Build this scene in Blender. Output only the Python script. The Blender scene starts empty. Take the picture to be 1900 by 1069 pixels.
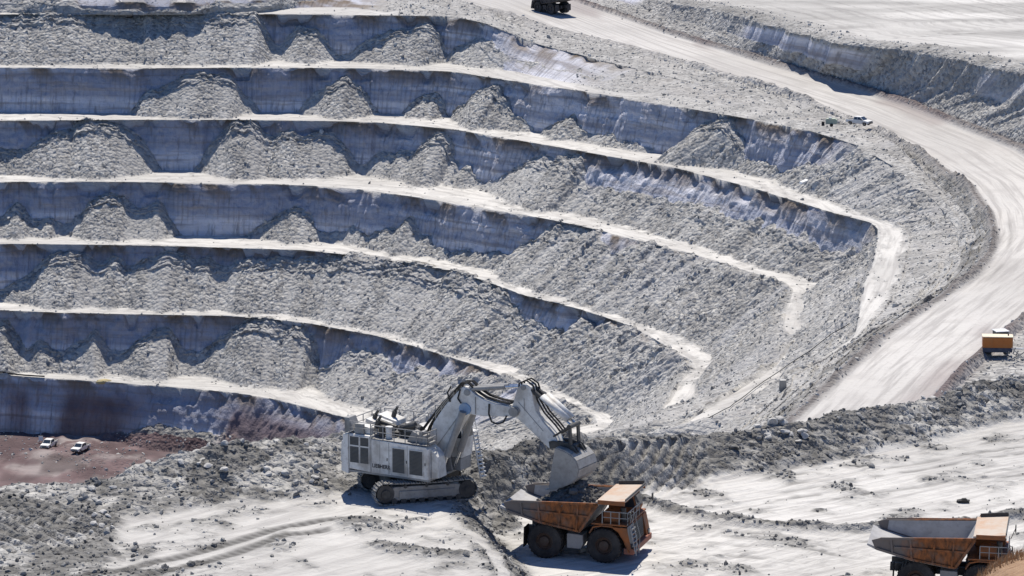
import bpy, bmesh, math, random
import numpy as np
from mathutils import Vector, Matrix

# ------------------------------------------------------------------ camera, sky, sun, exposure
SC = bpy.context.scene
COL = SC.collection
FPX, CAMH, PITCH = 6000.0, 64.0, math.radians(10.8)      # focal length in pixels of a 1900 px wide frame, height, downward tilt
cam_d = bpy.data.cameras.new('camera'); cam = bpy.data.objects.new('camera', cam_d); COL.objects.link(cam)
cam_d.sensor_width = 36.0; cam_d.lens = 36.0 * FPX / 1900.0
cam_d.clip_start = 1.0; cam_d.clip_end = 12000.0
cam.location = (0, 0, CAMH); cam.rotation_euler = (math.pi / 2 - PITCH, 0, 0)
SC.camera = cam
SUN_EL, SUN_AZ = math.radians(63), math.radians(-3)      # azimuth from +Y (away from the camera), positive towards +X
world = bpy.data.worlds.new('World'); SC.world = world; world.use_nodes = True
wn = world.node_tree.nodes; wl = world.node_tree.links
for n in list(wn): wn.remove(n)
w_out = wn.new('ShaderNodeOutputWorld'); w_bg = wn.new('ShaderNodeBackground'); w_sky = wn.new('ShaderNodeTexSky')
w_sky.sky_type = 'NISHITA'; w_sky.sun_disc = False
w_sky.sun_elevation = SUN_EL; w_sky.sun_rotation = SUN_AZ
w_sky.altitude = 2500; w_sky.air_density = 1.0; w_sky.dust_density = 0.0; w_sky.ozone_density = 10.0
w_bg.inputs['Strength'].default_value = 0.108
wl.new(w_sky.outputs[0], w_bg.inputs[0]); wl.new(w_bg.outputs[0], w_out.inputs[0])
sun_d = bpy.data.lights.new('sun', 'SUN'); sun_d.energy = 5.0; sun_d.angle = math.radians(0.5); sun_d.color = (1.0, 0.93, 0.815)
sun = bpy.data.objects.new('sun', sun_d); COL.objects.link(sun)
sdir = Vector((math.sin(SUN_AZ) * math.cos(SUN_EL), math.cos(SUN_AZ) * math.cos(SUN_EL), math.sin(SUN_EL)))
sun.rotation_euler = (-sdir).to_track_quat('-Z', 'Y').to_euler(); sun.location = (0, 400, 300)
SC.view_settings.view_transform = 'Standard'; SC.view_settings.look = 'None'
SC.view_settings.gamma = 1.0; SC.view_settings.use_curve_mapping = False
SC.view_settings.exposure = 0.24
SC.cycles.max_bounces = 4; SC.cycles.diffuse_bounces = 2

# ------------------------------------------------------------------ helpers
rng = np.random.default_rng(7)
random.seed(7)
SA, CA = math.sin(PITCH), math.cos(PITCH)

def ground_at(px, py, z):
    """world point where the line of sight of a photo pixel meets the level z"""
    a = (px - 950.0) / FPX; b = -(py - 534.5) / FPX
    d = np.array([a, CA + b * SA, -SA + b * CA])
    t = (z - CAMH) / d[2]
    return np.array([d[0] * t, d[1] * t, z])

def _hash(ix, iy, iz, seed):
    h = (ix.astype(np.int64) * 374761393 + iy.astype(np.int64) * 668265263 + iz * 2147483647 + seed * 974711) & 0xFFFFFFFF
    h = ((h ^ (h >> 13)) * 1274126177) & 0xFFFFFFFF
    h = ((h ^ (h >> 16)) * 2246822519) & 0xFFFFFFFF
    return ((h ^ (h >> 15)) & 0xFFFFFF).astype(np.float64) / 0xFFFFFF

def vnoise(x, y, seed=0):
    """2-d value noise, 0..1"""
    ix = np.floor(x); iy = np.floor(y); fx = x - ix; fy = y - iy
    fx = fx * fx * (3 - 2 * fx); fy = fy * fy * (3 - 2 * fy)
    a = _hash(ix, iy, 0, seed); b = _hash(ix + 1, iy, 0, seed)
    c = _hash(ix, iy + 1, 0, seed); d = _hash(ix + 1, iy + 1, 0, seed)
    return (a + (b - a) * fx) * (1 - fy) + (c + (d - c) * fx) * fy

def fbm(x, y, sc, oct=4, seed=0, gain=0.5):
    s = 0; a = 1; t = 0
    for i in range(oct):
        s = s + a * vnoise(x / sc + 17.3 * i, y / sc - 9.1 * i, seed + i * 13); t += a
        a *= gain; sc *= 0.5
    return s / t                                   # 0..1

def cells(x, y, sc, seed=0):
    """rock-like bumps: worley noise, 1 at a cell's centre, 0 at its border, each cell of its own height"""
    gx = x / sc; gy = y / sc; ix = np.floor(gx); iy = np.floor(gy)
    best = np.full(x.shape, 9.0); hgt = np.zeros(x.shape)
    for ox in (-1, 0, 1):
        for oy in (-1, 0, 1):
            cx = ix + ox; cy = iy + oy
            px = cx + _hash(cx, cy, 1, seed); py = cy + _hash(cx, cy, 2, seed)
            d = (gx - px) ** 2 + (gy - py) ** 2
            m = d < best
            best = np.where(m, d, best); hgt = np.where(m, _hash(cx, cy, 3, seed), hgt)
    return np.clip(1 - best, 0, 1) * (0.25 + 0.75 * hgt)

def rubble_h(x, y, seed=0):
    """height relief of broken rock, about 0..1 m"""
    return (0.55 * fbm(x, y, 6.0, 2, seed) + 0.42 * cells(x, y, 2.6, seed + 3) * fbm(x, y, 8, 2, seed + 70) * 1.6
            + 0.32 * cells(x, y, 1.05, seed + 5) + 0.28 * vnoise(x / 0.45, y / 0.45, seed + 9))

def smooth(a, b, x):
    t = np.clip((x - a) / (b - a), 0, 1); return t * t * (3 - 2 * t)

def poly_dist(x, y, pts):
    """distance to a polyline, interpolated third column(s) and the signed side (+ = left of travel)"""
    best = np.full(x.shape, 1e9); val = [np.zeros(x.shape) for _ in range(pts.shape[1] - 2)]; side = np.zeros(x.shape); al = np.zeros(x.shape)
    L0 = 0.0
    for i in range(len(pts) - 1):
        a = pts[i]; b = pts[i + 1]; ex, ey = b[0] - a[0], b[1] - a[1]; L = ex * ex + ey * ey + 1e-12
        t = np.clip(((x - a[0]) * ex + (y - a[1]) * ey) / L, 0, 1)
        dx = x - a[0] - t * ex; dy = y - a[1] - t * ey; d = np.hypot(dx, dy); m = d < best - 1e-9
        best = np.where(m, d, best)
        side = np.where(m, ex * (y - a[1]) - ey * (x - a[0]), side)
        al = np.where(m, L0 + t * math.sqrt(L), al); L0 += math.sqrt(L)
        for k in range(len(val)): val[k] = np.where(m, a[2 + k] + t * (b[2 + k] - a[2 + k]), val[k])
    return best, val, np.sign(side), al

def mesh_np(name, V, F, mats, smooth_mask=None, attrs=None):
    me = bpy.data.meshes.new(name)
    V = np.ascontiguousarray(V, dtype=np.float32); F = np.ascontiguousarray(F, dtype=np.int32)
    k = F.shape[1]
    me.vertices.add(len(V)); me.vertices.foreach_set('co', V.ravel())
    me.loops.add(F.size); me.loops.foreach_set('vertex_index', F.ravel())
    me.polygons.add(len(F)); me.polygons.foreach_set('loop_start', np.arange(0, F.size, k, dtype=np.int32))
    me.polygons.foreach_set('loop_total', np.full(len(F), k, dtype=np.int32))
    sm = np.zeros(len(F), dtype=bool) if smooth_mask is None else smooth_mask
    me.polygons.foreach_set('use_smooth', sm)
    for an, (typ, arr) in (attrs or {}).items():
        at = me.attributes.new(an, typ, 'POINT')
        at.data.foreach_set('color' if typ == 'FLOAT_COLOR' else 'vector' if typ == 'FLOAT_VECTOR' else 'value', np.ascontiguousarray(arr, dtype=np.float32).ravel())
    for m in mats: me.materials.append(m)
    me.update(calc_edges=True)
    return me

def link(name, me, parent=None):
    o = bpy.data.objects.new(name, me); COL.objects.link(o)
    if parent is not None: o.parent = parent
    return o

def tag(o, label=None, cat=None, group=None, kind=None):
    if label: o['label'] = label
    if cat: o['category'] = cat
    if group: o['group'] = group
    if kind: o['kind'] = kind
    return o

def grid_faces(R, C):
    i = np.arange(R * C).reshape(R, C)
    return np.stack([i[:-1, :-1], i[1:, :-1], i[1:, 1:], i[:-1, 1:]], -1).reshape(-1, 4)

# ------------------------------------------------------------------ materials
class NT:
    def __init__(s, name):
        s.m = bpy.data.materials.new(name); s.m.use_nodes = True; s.t = s.m.node_tree
        for n in list(s.t.nodes): s.t.nodes.remove(n)
        s.out = s.t.nodes.new('ShaderNodeOutputMaterial'); s.b = s.t.nodes.new('ShaderNodeBsdfPrincipled')
        s.t.links.new(s.b.outputs[0], s.out.inputs[0])
    def n(s, typ, **kw):
        nd = s.t.nodes.new(typ)
        for k, v in kw.items(): setattr(nd, k, v)
        return nd
    def l(s, a, b): s.t.links.new(a, b)
    def put(s, sock, v):
        if hasattr(v, 'is_output') or isinstance(v, bpy.types.NodeSocket): s.l(v, sock)
        else: sock.default_value = v
    def math(s, op, a, b=0.0, clamp=False):
        nd = s.n('ShaderNodeMath', operation=op, use_clamp=clamp); s.put(nd.inputs[0], a); s.put(nd.inputs[1], b); return nd.outputs[0]
    def mix(s, f, a, b, blend='MIX'):
        nd = s.n('ShaderNodeMix', data_type='RGBA', blend_type=blend); s.put(nd.inputs[0], f)
        for so, v in ((nd.inputs[6], a), (nd.inputs[7], b)):
            s.put(so, v if not isinstance(v, tuple) else (v + (1,))[:4])
        return nd.outputs[2]
    def noise(s, vec, scale, detail=4, rough=0.55, dim='3D'):
        nd = s.n('ShaderNodeTexNoise', noise_dimensions=dim); nd.inputs['Scale'].default_value = scale; nd.inputs['Detail'].default_value = detail
        nd.inputs['Roughness'].default_value = rough
        if vec is not None: s.l(vec, nd.inputs['Vector'])
        return nd.outputs[0]
    def voro(s, vec, scale, out='Distance', feat='F1'):
        nd = s.n('ShaderNodeTexVoronoi', feature=feat); nd.inputs['Scale'].default_value = scale
        s.l(vec, nd.inputs['Vector']); return nd.outputs[out]
    def ramp(s, f, stops):
        nd = s.n('ShaderNodeValToRGB'); e = nd.color_ramp.elements
        while len(e) < len(stops): e.new(0.5)
        for k, (p, c) in enumerate(stops):
            e[k].position = p; e[k].color = (c, c, c, 1) if not isinstance(c, tuple) else (c + (1,))[:4]
        s.l(f, nd.inputs[0]); return nd.outputs[0]
    def mapr(s, f, a, b, c, d):
        nd = s.n('ShaderNodeMapRange'); s.l(f, nd.inputs[0])
        for k, v in zip((1, 2, 3, 4), (a, b, c, d)): nd.inputs[k].default_value = v
        return nd.outputs[0]
    def scalev(s, vec, v):
        nd = s.n('ShaderNodeVectorMath', operation='MULTIPLY'); s.l(vec, nd.inputs[0]); nd.inputs[1].default_value = v; return nd.outputs[0]
    def bump(s, h, strength, dist, prev=None):
        nd = s.n('ShaderNodeBump'); nd.inputs['Strength'].default_value = strength; nd.inputs['Distance'].default_value = dist
        s.l(h, nd.inputs['Height'])
        if prev is not None: s.l(prev, nd.inputs['Normal'])
        return nd.outputs[0]
    def attr(s, name): return s.n('ShaderNodeAttribute', attribute_name=name)
    def done(s, col, rough=0.9, normal=None, metal=0.0, spec=0.3):
        s.put(s.b.inputs['Base Color'], col if not isinstance(col, tuple) else (col + (1,))[:4])
        s.put(s.b.inputs['Roughness'], rough); s.b.inputs['Metallic'].default_value = metal
        s.b.inputs['Specular IOR Level'].default_value = spec
        if normal is not None: s.l(normal, s.b.inputs['Normal'])
        return s.m

def terrain_material(name, dust=(0.575, 0.565, 0.55), rub_lo=(0.16, 0.16, 0.165), rub_hi=(0.49, 0.485, 0.475)):
    """pale dusty floors, bedded rock faces and broken rock, told apart by the point attribute 'cls' (floor, face, rubble, red earth)"""
    t = NT(name)
    pos = t.n('ShaderNodeNewGeometry').outputs['Position']
    cls = t.attr('cls'); sep = t.n('ShaderNodeSeparateColor'); t.l(cls.outputs['Color'], sep.inputs[0])
    fl, fa, ru = sep.outputs[0], sep.outputs[1], sep.outputs[2]; red = cls.outputs['Alpha']
    uv = t.attr('lay'); su = t.n('ShaderNodeSeparateXYZ'); t.l(uv.outputs['Vector'], su.inputs[0])
    s_al, s_h, tone = su.outputs[0], su.outputs[1], su.outputs[2]
    va = t.attr('var'); sv = t.n('ShaderNodeSeparateXYZ'); t.l(va.outputs['Vector'], sv.inputs[0])
    big, mid, bed = sv.outputs[0], sv.outputs[1], sv.outputs[2]
    fine = t.noise(pos, 1.5, 3, 0.7)
    vo = t.n('ShaderNodeTexVoronoi'); vo.inputs['Scale'].default_value = 1.25; t.l(pos, vo.inputs['Vector'])
    vs = t.n('ShaderNodeSeparateColor'); t.l(vo.outputs['Color'], vs.inputs[0])
    # floors: pale dust, wheel streaks along 'lay', darker compacted ruts from 'tone'
    streak = t.noise(t.scalev(uv.outputs['Vector'], (0.045, 0.95, 0.0)), 1.0, 4, 0.62, '2D')
    fcol = t.mix(t.mapr(big, 0.35, 0.65, 0, 1), dust, tuple(c * 0.84 for c in dust))
    fcol = t.mix(t.mapr(streak, 0.45, 0.66, 0, 0.66), fcol, (0.33, 0.32, 0.315))
    fcol = t.mix(t.mapr(mid, 0.52, 0.72, 0, 0.4), fcol, (0.40, 0.39, 0.38))
    fcol = t.mix(t.mapr(fine, 0.55, 0.75, 0, 0.45), fcol, (0.33, 0.325, 0.32))
    fcol = t.mix(tone, fcol, (0.115, 0.112, 0.11))
    # faces: horizontal beds, a brown weathered cap, grey below tinted with the blue of skylit shade
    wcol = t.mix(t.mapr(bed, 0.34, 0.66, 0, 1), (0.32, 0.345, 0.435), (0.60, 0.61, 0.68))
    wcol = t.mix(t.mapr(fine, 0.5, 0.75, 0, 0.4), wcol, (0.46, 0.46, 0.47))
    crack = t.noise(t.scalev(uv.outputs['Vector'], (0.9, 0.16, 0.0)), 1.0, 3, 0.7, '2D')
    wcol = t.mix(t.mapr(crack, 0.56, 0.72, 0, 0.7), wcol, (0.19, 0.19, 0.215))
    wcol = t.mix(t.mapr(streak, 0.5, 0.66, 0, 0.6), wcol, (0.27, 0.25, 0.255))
    dl = t.math('MULTIPLY', t.mapr(t.math('SINE', t.math('MULTIPLY', s_al, 2 * math.pi / 1.15)), 0.1, 1.0, 0, 0.38), t.mapr(mid, 0.4, 0.58, 0, 1))  # shade in the drill grooves, painted as dark lines
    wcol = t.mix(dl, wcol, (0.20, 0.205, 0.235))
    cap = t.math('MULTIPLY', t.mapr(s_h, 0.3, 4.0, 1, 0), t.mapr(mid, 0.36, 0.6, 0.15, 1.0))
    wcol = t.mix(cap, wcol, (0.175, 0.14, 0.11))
    # rubble
    rcol = t.mix(vs.outputs[0], rub_lo, rub_hi)
    rcol = t.mix(t.mapr(fine, 0.42, 0.62, 0, 0.55), rcol, (0.47, 0.46, 0.45))
    rcol = t.mix(t.mapr(mid, 0.35, 0.65, 0.4, 0), rcol, (0.23, 0.225, 0.22))
    rcol = t.mix(tone, rcol, (0.085, 0.083, 0.08))
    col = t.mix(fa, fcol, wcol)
    col = t.mix(ru, col, rcol)
    redc = t.mix(t.mapr(mid, 0.35, 0.65, 0, 1), (0.125, 0.078, 0.083), (0.215, 0.15, 0.155))
    redc = t.mix(t.math('MULTIPLY', streak, 0.9), redc, (0.13, 0.10, 0.105))
    redc = t.mix(t.math('MULTIPLY', tone, 0.8), redc, (0.075, 0.055, 0.06))
    col = t.mix(red, col, redc)
    # relief: drill traces on faces, stones in the rubble, grit on the floors
    wav = t.math('MULTIPLY', t.math('SINE', t.math('MULTIPLY', s_al, 2 * math.pi / 1.6)), t.mapr(mid, 0.35, 0.6, 0.02, 0.14))
    hw = t.math('MULTIPLY', t.math('SUBTRACT', wav, t.math('MULTIPLY', crack, 0.5)), fa)
    hr = t.math('MULTIPLY', vo.outputs['Distance'], t.math('MULTIPLY', ru, -0.6))
    hf = t.math('MULTIPLY', streak, t.math('MULTIPLY', fl, 0.2))
    k = t.math('ADD', t.math('MULTIPLY', fl, -0.42), 0.62)
    hh = t.math('ADD', t.math('ADD', hw, hr), t.math('ADD', hf, t.math('MULTIPLY', fine, k)))
    return t.done(col, 0.95, t.bump(hh, 1.0, 0.6), spec=0.1)

def plain(name, col, rough=0.6, metal=0.0, dirt=None, dirt_amt=0.5, scale=1.2, spec=0.4, coarse=0.35):
    """paint or metal with dust and stains; 'dirt' is the colour that shows in blotches"""
    t = NT(name)
    tc = t.n('ShaderNodeTexCoord').outputs['Object']
    n1 = t.noise(tc, scale, 5, 0.62); n2 = t.noise(tc, scale * 5, 4, 0.65)
    d = dirt or tuple(min(1, c * 0.6 + 0.05) for c in col)
    c = t.mix(t.mapr(n1, 0.42, 0.68, 0, dirt_amt), col, d)
    c = t.mix(t.mapr(n2, 0.52, 0.75, 0, dirt_amt * 0.7), c, d)
    r = t.mapr(n2, 0.3, 0.7, max(0.05, rough - 0.1), min(1, rough + 0.15))
    return t.done(c, r, t.bump(n2, coarse, 0.02), metal, spec)

M_pit = terrain_material('pit_rock')
M_near = terrain_material('bench_rock', (0.57, 0.56, 0.545), (0.085, 0.085, 0.086), (0.46, 0.455, 0.44))

def var_attr(P, lay):
    """slow colour variation and rock beds, per point"""
    x, y, z = P[:, 0], P[:, 1], P[:, 2]
    bed = 0.65 * vnoise(lay[:, 0] * 0.011, lay[:, 1] * 0.5, 71) + 0.35 * vnoise(lay[:, 0] * 0.02, lay[:, 1] * 1.5, 72)
    return np.stack([fbm(x, y + z, 28, 2, 61), fbm(x + z * 0.7, y - z * 0.7, 4.5, 3, 62), bed], 1)
# ------------------------------------------------------------------ the pit: curves of the benches (crest lines), then one sheet over them
def curve(segs, z, N=(300, 220, 260, 120)):
    """four runs of photo points (px, py[, z]) laid on their level; each run resampled to N points, one after the other"""
    out = []
    for i, s in enumerate(segs):
        P = np.array([p if len(p) == 4 else ground_at(p[0], p[1], p[2] if len(p) > 2 else z) for p in [tuple(q) for q in s] if True], dtype=object)
        P = np.array([np.asarray(p[:3], dtype=float) for p in P])
        d = np.r_[0, np.cumsum(np.hypot(np.diff(P[:, 0]), np.diff(P[:, 1])))]
        tt = np.linspace(0, d[-1], N[i] + (1 if i == 3 else 0), endpoint=(i == 3))
        out.append(np.stack([np.interp(tt, d, P[:, k]) for k in range(3)], 1))
    C = np.concatenate(out)
    for it in range(6):                                # round the corners of the polyline
        C[1:-1] = 0.25 * C[:-2] + 0.5 * C[1:-1] + 0.25 * C[2:]
    return C

ZP = -14.0
road_in_pts = [[(-300, -52, -12), (300, -45, -12.5), (640, -25, -13.6)], [(640, -25, -13.6), (830, -3, -15), (1000, 48, -18.2), (1160, 84, -20.5), (1280, 118, -22), (1375, 148, -23)],
               [(1375, 148, -23), (1500, 190, -25), (1590, 226, -26.3), (1700, 286, -27.6), (1790, 345, -28.4), (1825, 390, -28.8), (1838, 432, -29.2)],
               [(1838, 432, -29.2), (1832, 470, -29.6), (1800, 512, -30), (1640, 616, -31), (1470, 770, -32.6), (1380, 853, -33.2), (1180, 1040, -34.5)]]
road_out_pts = [[(-300, -95, -10), (300, -90, -10.5), (700, -70, -12)], [(700, -70, -12), (1000, -25, -14.5), (1130, 22, -18), (1250, 64, -20.2), (1400, 108, -21.8), (1520, 143, -22.8)],
                [(1520, 143, -22.8), (1700, 197, -25), (1900, 278, -27), (2000, 340, -28), (2050, 400, -28.6), (2060, 450, -29.2)],
                [(2060, 450, -29.2), (2020, 505, -29.6), (1905, 600, -30.2), (1800, 690, -31.2), (1730, 770, -32), (1640, 853, -33), (1460, 1040, -34.5)]]
wall_top_pts = [[(-300, -120, -9), (300, -115, -9.5), (720, -95, -11)], [(720, -95, -11), (1100, -40, -14), (1230, 2, -14.6), (1320, 14), (1440, 48), (1560, 80)],
                [(1560, 80), (1700, 92), (1900, 133), (2080, 190), (2180, 300, -16), (2220, 400, -18)],
                [(2220, 400, -18), (2200, 480, -22), (2100, 590, -27), (2010, 690, -30.8), (1990, 770, -31.8), (1900, 853, -32.8), (1750, 1040, -34)]]
R_in = curve(road_in_pts, 0); R_out = curve(road_out_pts, 0); O1 = curve(wall_top_pts, ZP)

S3 = [tuple(p) for p in road_in_pts[3]]
RS3 = np.array([ground_at(*p) for p in S3])
def slope_tail(z, a_pt, ang=28.0, skip=6.0, zadd=None):
    """the crest line's run down the long rubble slope below the road, from its own end at a_pt on"""
    A = ground_at(a_pt[0], a_pt[1], a_pt[2] if len(a_pt) > 2 else z)
    out = [tuple(A) + (0,)]
    tdir = RS3[-2] - RS3[2]; tdir = tdir[:2] / np.hypot(*tdir[:2]); nrm = np.array([tdir[1], -tdir[0]])
    if nrm[0] > 0: nrm = -nrm
    for r in np.linspace(0, 1, 60):
        q = r * (len(RS3) - 1); i = min(int(q), len(RS3) - 2); p = RS3[i] + (q - i) * (RS3[i + 1] - RS3[i])
        zz = z if zadd is None else p[2] + zadd
        o = p[:2] + nrm * (p[2] - zz) / math.tan(math.radians(ang))
        if np.dot(o - A[:2], tdir) > skip: out.append((o[0], o[1], zz, 0))
    return out

Z = {0: -15.0, 1: -25.4, 2: -35.6, 3: -47.0, 4: -58.4, 5: -70.3, 6: -82.0, 7: -93.6}
C00 = curve([[(-300, -2, -12), (0, 0, -12), (140, 3, -12), (300, 6, -12), (490, 2, -12.2), (640, -4, -13.8)],
             [(640, -4, -13.8), (830, 4, -15.6), (1000, 58, -19), (1160, 92, -21.2), (1280, 125, -22.6), (1375, 154, -23.6)],
             [(1375, 154, -23.6), (1500, 197, -25.6), (1580, 230, -26.8), (1695, 294, -28.2), (1785, 355, -29.2), (1818, 398, -29.6), (1830, 436, -29.9)],
             slope_tail(0, (1830, 436, -29.9), zadd=-0.8)], 0)
CR = {}
CR[0] = curve([[(-300, 26), (0, 27), (480, 27), (610, 28)], [(610, 28), (840, 31), (900, 44, -16), (1000, 84, -20), (1150, 122, -22), (1290, 155, -23.6), (1375, 176, -24.4)],
               [(1375, 176, -24.4), (1480, 212, -25.3), (1570, 240, -26.6), (1660, 290, -28.6), (1760, 360, -30.2), (1800, 410, -31), (1812, 445, -31.3)],
               slope_tail(0, (1812, 445, -31.3), zadd=-2.4)], Z[0])
CR[1] = curve([[(-300, 123), (0, 125), (280, 128), (480, 126), (600, 127)], [(600, 127), (700, 128), (840, 134), (950, 151), (1100, 173), (1250, 198)],
               [(1250, 198), (1400, 223), (1500, 243), (1590, 270, -26), (1660, 312, -28), (1735, 375, -31), (1775, 425, -32.5), (1780, 465, -33.2)],
               slope_tail(0, (1780, 465, -33.2), zadd=-4.0)], Z[1])
CR[2] = curve([[(-300, 228), (0, 225), (230, 223), (420, 223), (590, 225)], [(590, 225), (700, 228), (840, 241), (1000, 268), (1130, 291)],
               [(1130, 291), (1250, 312), (1400, 351), (1540, 394), (1612, 412), (1626, 424), (1626, 450)],
               [(1626, 450), (1618, 490), (1604, 520)] + slope_tail(0, (1604, 520, -35.6), skip=42.0, zadd=-5.8)[1:]], Z[2])
CR[3] = curve([[(-300, 342), (0, 339), (150, 338), (330, 340), (500, 343), (575, 346)], [(575, 346), (650, 351), (800, 372), (900, 388), (1010, 407)],
               [(1010, 407), (1100, 426), (1300, 477), (1400, 508), (1455, 525), (1468, 538), (1460, 565)],
               [(1460, 565), (1453, 585), (1450, 612)] + slope_tail(Z[3], (1450, 612))[1:]], Z[3])
CR[4] = curve([[(-300, 460), (0, 453), (170, 455), (330, 458), (555, 465)], [(555, 465), (600, 469), (700, 481), (830, 502), (890, 520)],
               [(890, 520), (960, 546), (1080, 576), (1170, 606), (1240, 646), (1284, 672), (1290, 690)],
               slope_tail(Z[4], (1290, 690))], Z[4])
CR[5] = curve([[(-300, 570), (0, 577), (150, 583), (400, 587), (480, 592), (530, 596)], [(530, 596), (580, 603), (680, 622), (770, 645)],
               [(770, 645), (880, 679), (960, 711), (1060, 749), (1100, 770), (1106, 786)],
               slope_tail(Z[5], (1106, 786))], Z[5])
CR[6] = curve([[(-300, 690), (0, 697), (140, 705), (300, 718), (430, 730), (500, 741)], [(500, 741), (560, 756), (640, 777)],
               [(640, 777), (700, 800), (740, 830), (760, 850)],
               slope_tail(Z[6], (760, 850))], Z[6])
NU = len(R_in)
tU = np.linspace(0, 1, NU)
FE = np.stack([np.interp(tU, [0, .33, .58, .86, 1], [-190, -80, -55, -45, -40]), np.interp(tU, [0, .33, .58, .86, 1], [400, 395, 392, 385, 330]), np.full(NU, -93.7)], 1)

def px_of(P):
    x, y, zz = P[:, 0], P[:, 1], P[:, 2] - CAMH
    dep = y * CA - zz * SA
    return 950 + FPX * x / dep

def prof(C, pts):
    """a profile over photo x along the crest; past the crest's turning point the last value holds"""
    px = px_of(C); k = int(np.argmax(px)); px = px.copy(); px[k:] = 5000
    a = np.array(pts, dtype=float); return np.interp(px, a[:, 0], a[:, 1])

def inward(C):
    T = np.gradient(C[:, :2], axis=0)
    for it in range(30): T[1:-1] = 0.25 * T[:-2] + 0.5 * T[1:-1] + 0.25 * T[2:]
    T /= np.hypot(T[:, 0], T[:, 1])[:, None]
    return np.stack([T[:, 1], -T[:, 0]], 1)

# share of the face height that broken rock covers, along photo x
MUCK = {
 'u': [(-300, 1), (130, 1), (150, .15), (360, .15), (400, .9), (480, .5), (520, 1), (5000, 1)],
 0: [(-300, .98), (440, 1), (478, .95), (498, .08), (512, .05), (556, .55), (584, .55), (624, .06), (642, .02), (690, .42), (740, .68), (805, .74), (832, .15), (846, .04), (880, .3), (912, .4), (960, .12), (1000, .3), (1060, .2), (1150, .25), (1300, 1), (5000, 1)],
 1: [(-300, 0), (245, 0), (300, .4), (340, .66), (385, .76), (432, .66), (458, .2), (484, 0), (558, 0), (600, .4), (642, .72), (680, .36), (706, 0), (756, 0), (800, .25), (822, .36), (834, .05), (848, 0), (870, .22), (908, .75), (945, .5), (962, .1), (1020, 0), (1050, .12), (1075, .32), (1098, .1), (1180, .05), (1268, 0), (1300, .45), (1340, .95), (1372, .6), (1396, .12), (1500, .1), (1600, .5), (5000, .8)],
 2: [(-300, .3), (0, .2), (50, .28), (100, .55), (160, .9), (222, .9), (262, .55), (276, .12), (290, 0), (364, 0), (400, .4), (440, .95), (470, .8), (500, .6), (560, .66), (620, .6), (650, .22), (668, .02), (690, .1), (720, .3), (760, .36), (800, .8), (830, .9), (846, .25), (900, .08), (916, .02), (940, .15), (1000, .72), (1080, .7), (1100, .25), (1160, .25), (1300, .3), (1640, .35), (5000, .6)],
 3: [(-300, .2), (0, .2), (35, .36), (60, .15), (130, .12), (160, .5), (186, .78), (206, .55), (230, .66), (262, .4), (290, .6), (315, .2), (330, .02), (470, .02), (510, .15), (546, .4), (580, .3), (600, .08), (690, .08), (740, .25), (766, .46), (790, .12), (830, .08), (960, .08), (1000, .5), (1016, .9), (1050, .7), (1080, .95), (1120, .8), (1160, .5), (1184, .95), (5000, 1)],
 4: [(-300, .2), (0, .06), (20, .08), (60, .4), (90, .7), (125, .86), (150, .7), (172, .55), (186, .5), (230, .7), (250, .6), (300, .76), (330, .64), (380, .7), (410, .5), (440, .72), (480, .8), (520, .74), (560, .9), (600, .95), (945, .97), (960, .55), (1000, .42), (1060, .38), (1080, .75), (1110, .7), (1140, .95), (5000, 1)],
 5: [(-300, .5), (0, .5), (15, .56), (45, .25), (60, .2), (80, .36), (105, .2), (122, .14), (150, .3), (176, .5), (210, .25), (250, .3), (300, .62), (316, .66), (332, .33), (345, .24), (380, .22), (420, .5), (440, .76), (480, .95), (540, .95), (584, .7), (596, .08), (606, .08), (640, .4), (680, .62), (720, .52), (760, .35), (800, .7), (860, .6), (900, .9), (5000, .95)],
 6: [(-300, 0), (200, 0.02), (260, .06), (320, .14), (420, .12), (500, .2), (640, .3), (5000, .8)]}
SLOPE = {
 'u': [(-300, 0), (500, 0), (800, 1), (5000, 1)],
 0: [(-300, 0), (880, 0), (960, .4), (1200, .8), (1350, 1), (5000, 1)],
 1: [(-300, 0), (1380, 0), (1500, .25), (1610, .9), (1680, 1), (5000, 1)],
 2: [(-300, 0), (1000, 0), (1150, .3), (1400, .5), (1600, .65), (5000, 1)],
 3: [(-300, 0), (1000, .0), (1150, .5), (1400, .9), (5000, 1)],
 4: [(-300, 0), (900, .05), (1080, .2), (1200, .7), (1280, 1), (5000, 1)],
 5: [(-300, 0), (600, 0), (800, .25), (1000, .7), (1100, 1), (5000, 1)],
 6: [(-300, 0), (200, 0), (300, .12), (450, .3), (640, .55), (700, .9), (5000, 1)]}

# floor widths (m) kept where a terrace ends in a broad pale patch, by column
FLOORW = {1: ([520, 560, 640, 760, 800, 812, 842], [0, 6, 7.5, 9.5, 10, 8, 0]), 2: ([500, 540, 700, 765, 792, 806, 850], [0, 5, 8, 15, 18, 13, 0]), 3: ([500, 560, 750, 780, 830], [0, 3.5, 4.5, 4.5, 0]), 4: ([420, 480, 720, 780, 800, 840], [0, 4, 5.5, 8, 7, 0])}
rows = []       # each: dict(P (NU,3), cls (NU,4), lay (NU,3), flat (NU) = rubble weight)
arc = np.r_[0, np.cumsum(np.hypot(*np.diff(CR[2][:, :2], axis=0).T))]
def add_row(P, fl, fa, ru, red=0.0, sv=0.0, sh=0.0, tone=0.0, al=None):
    o = np.ones(NU)
    rows.append((P.copy(), np.stack([fl * o, fa * o, ru * o, red * o], 1), np.stack([(arc if al is None else al) * o, sh * o, tone * o], 1)))

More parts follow.
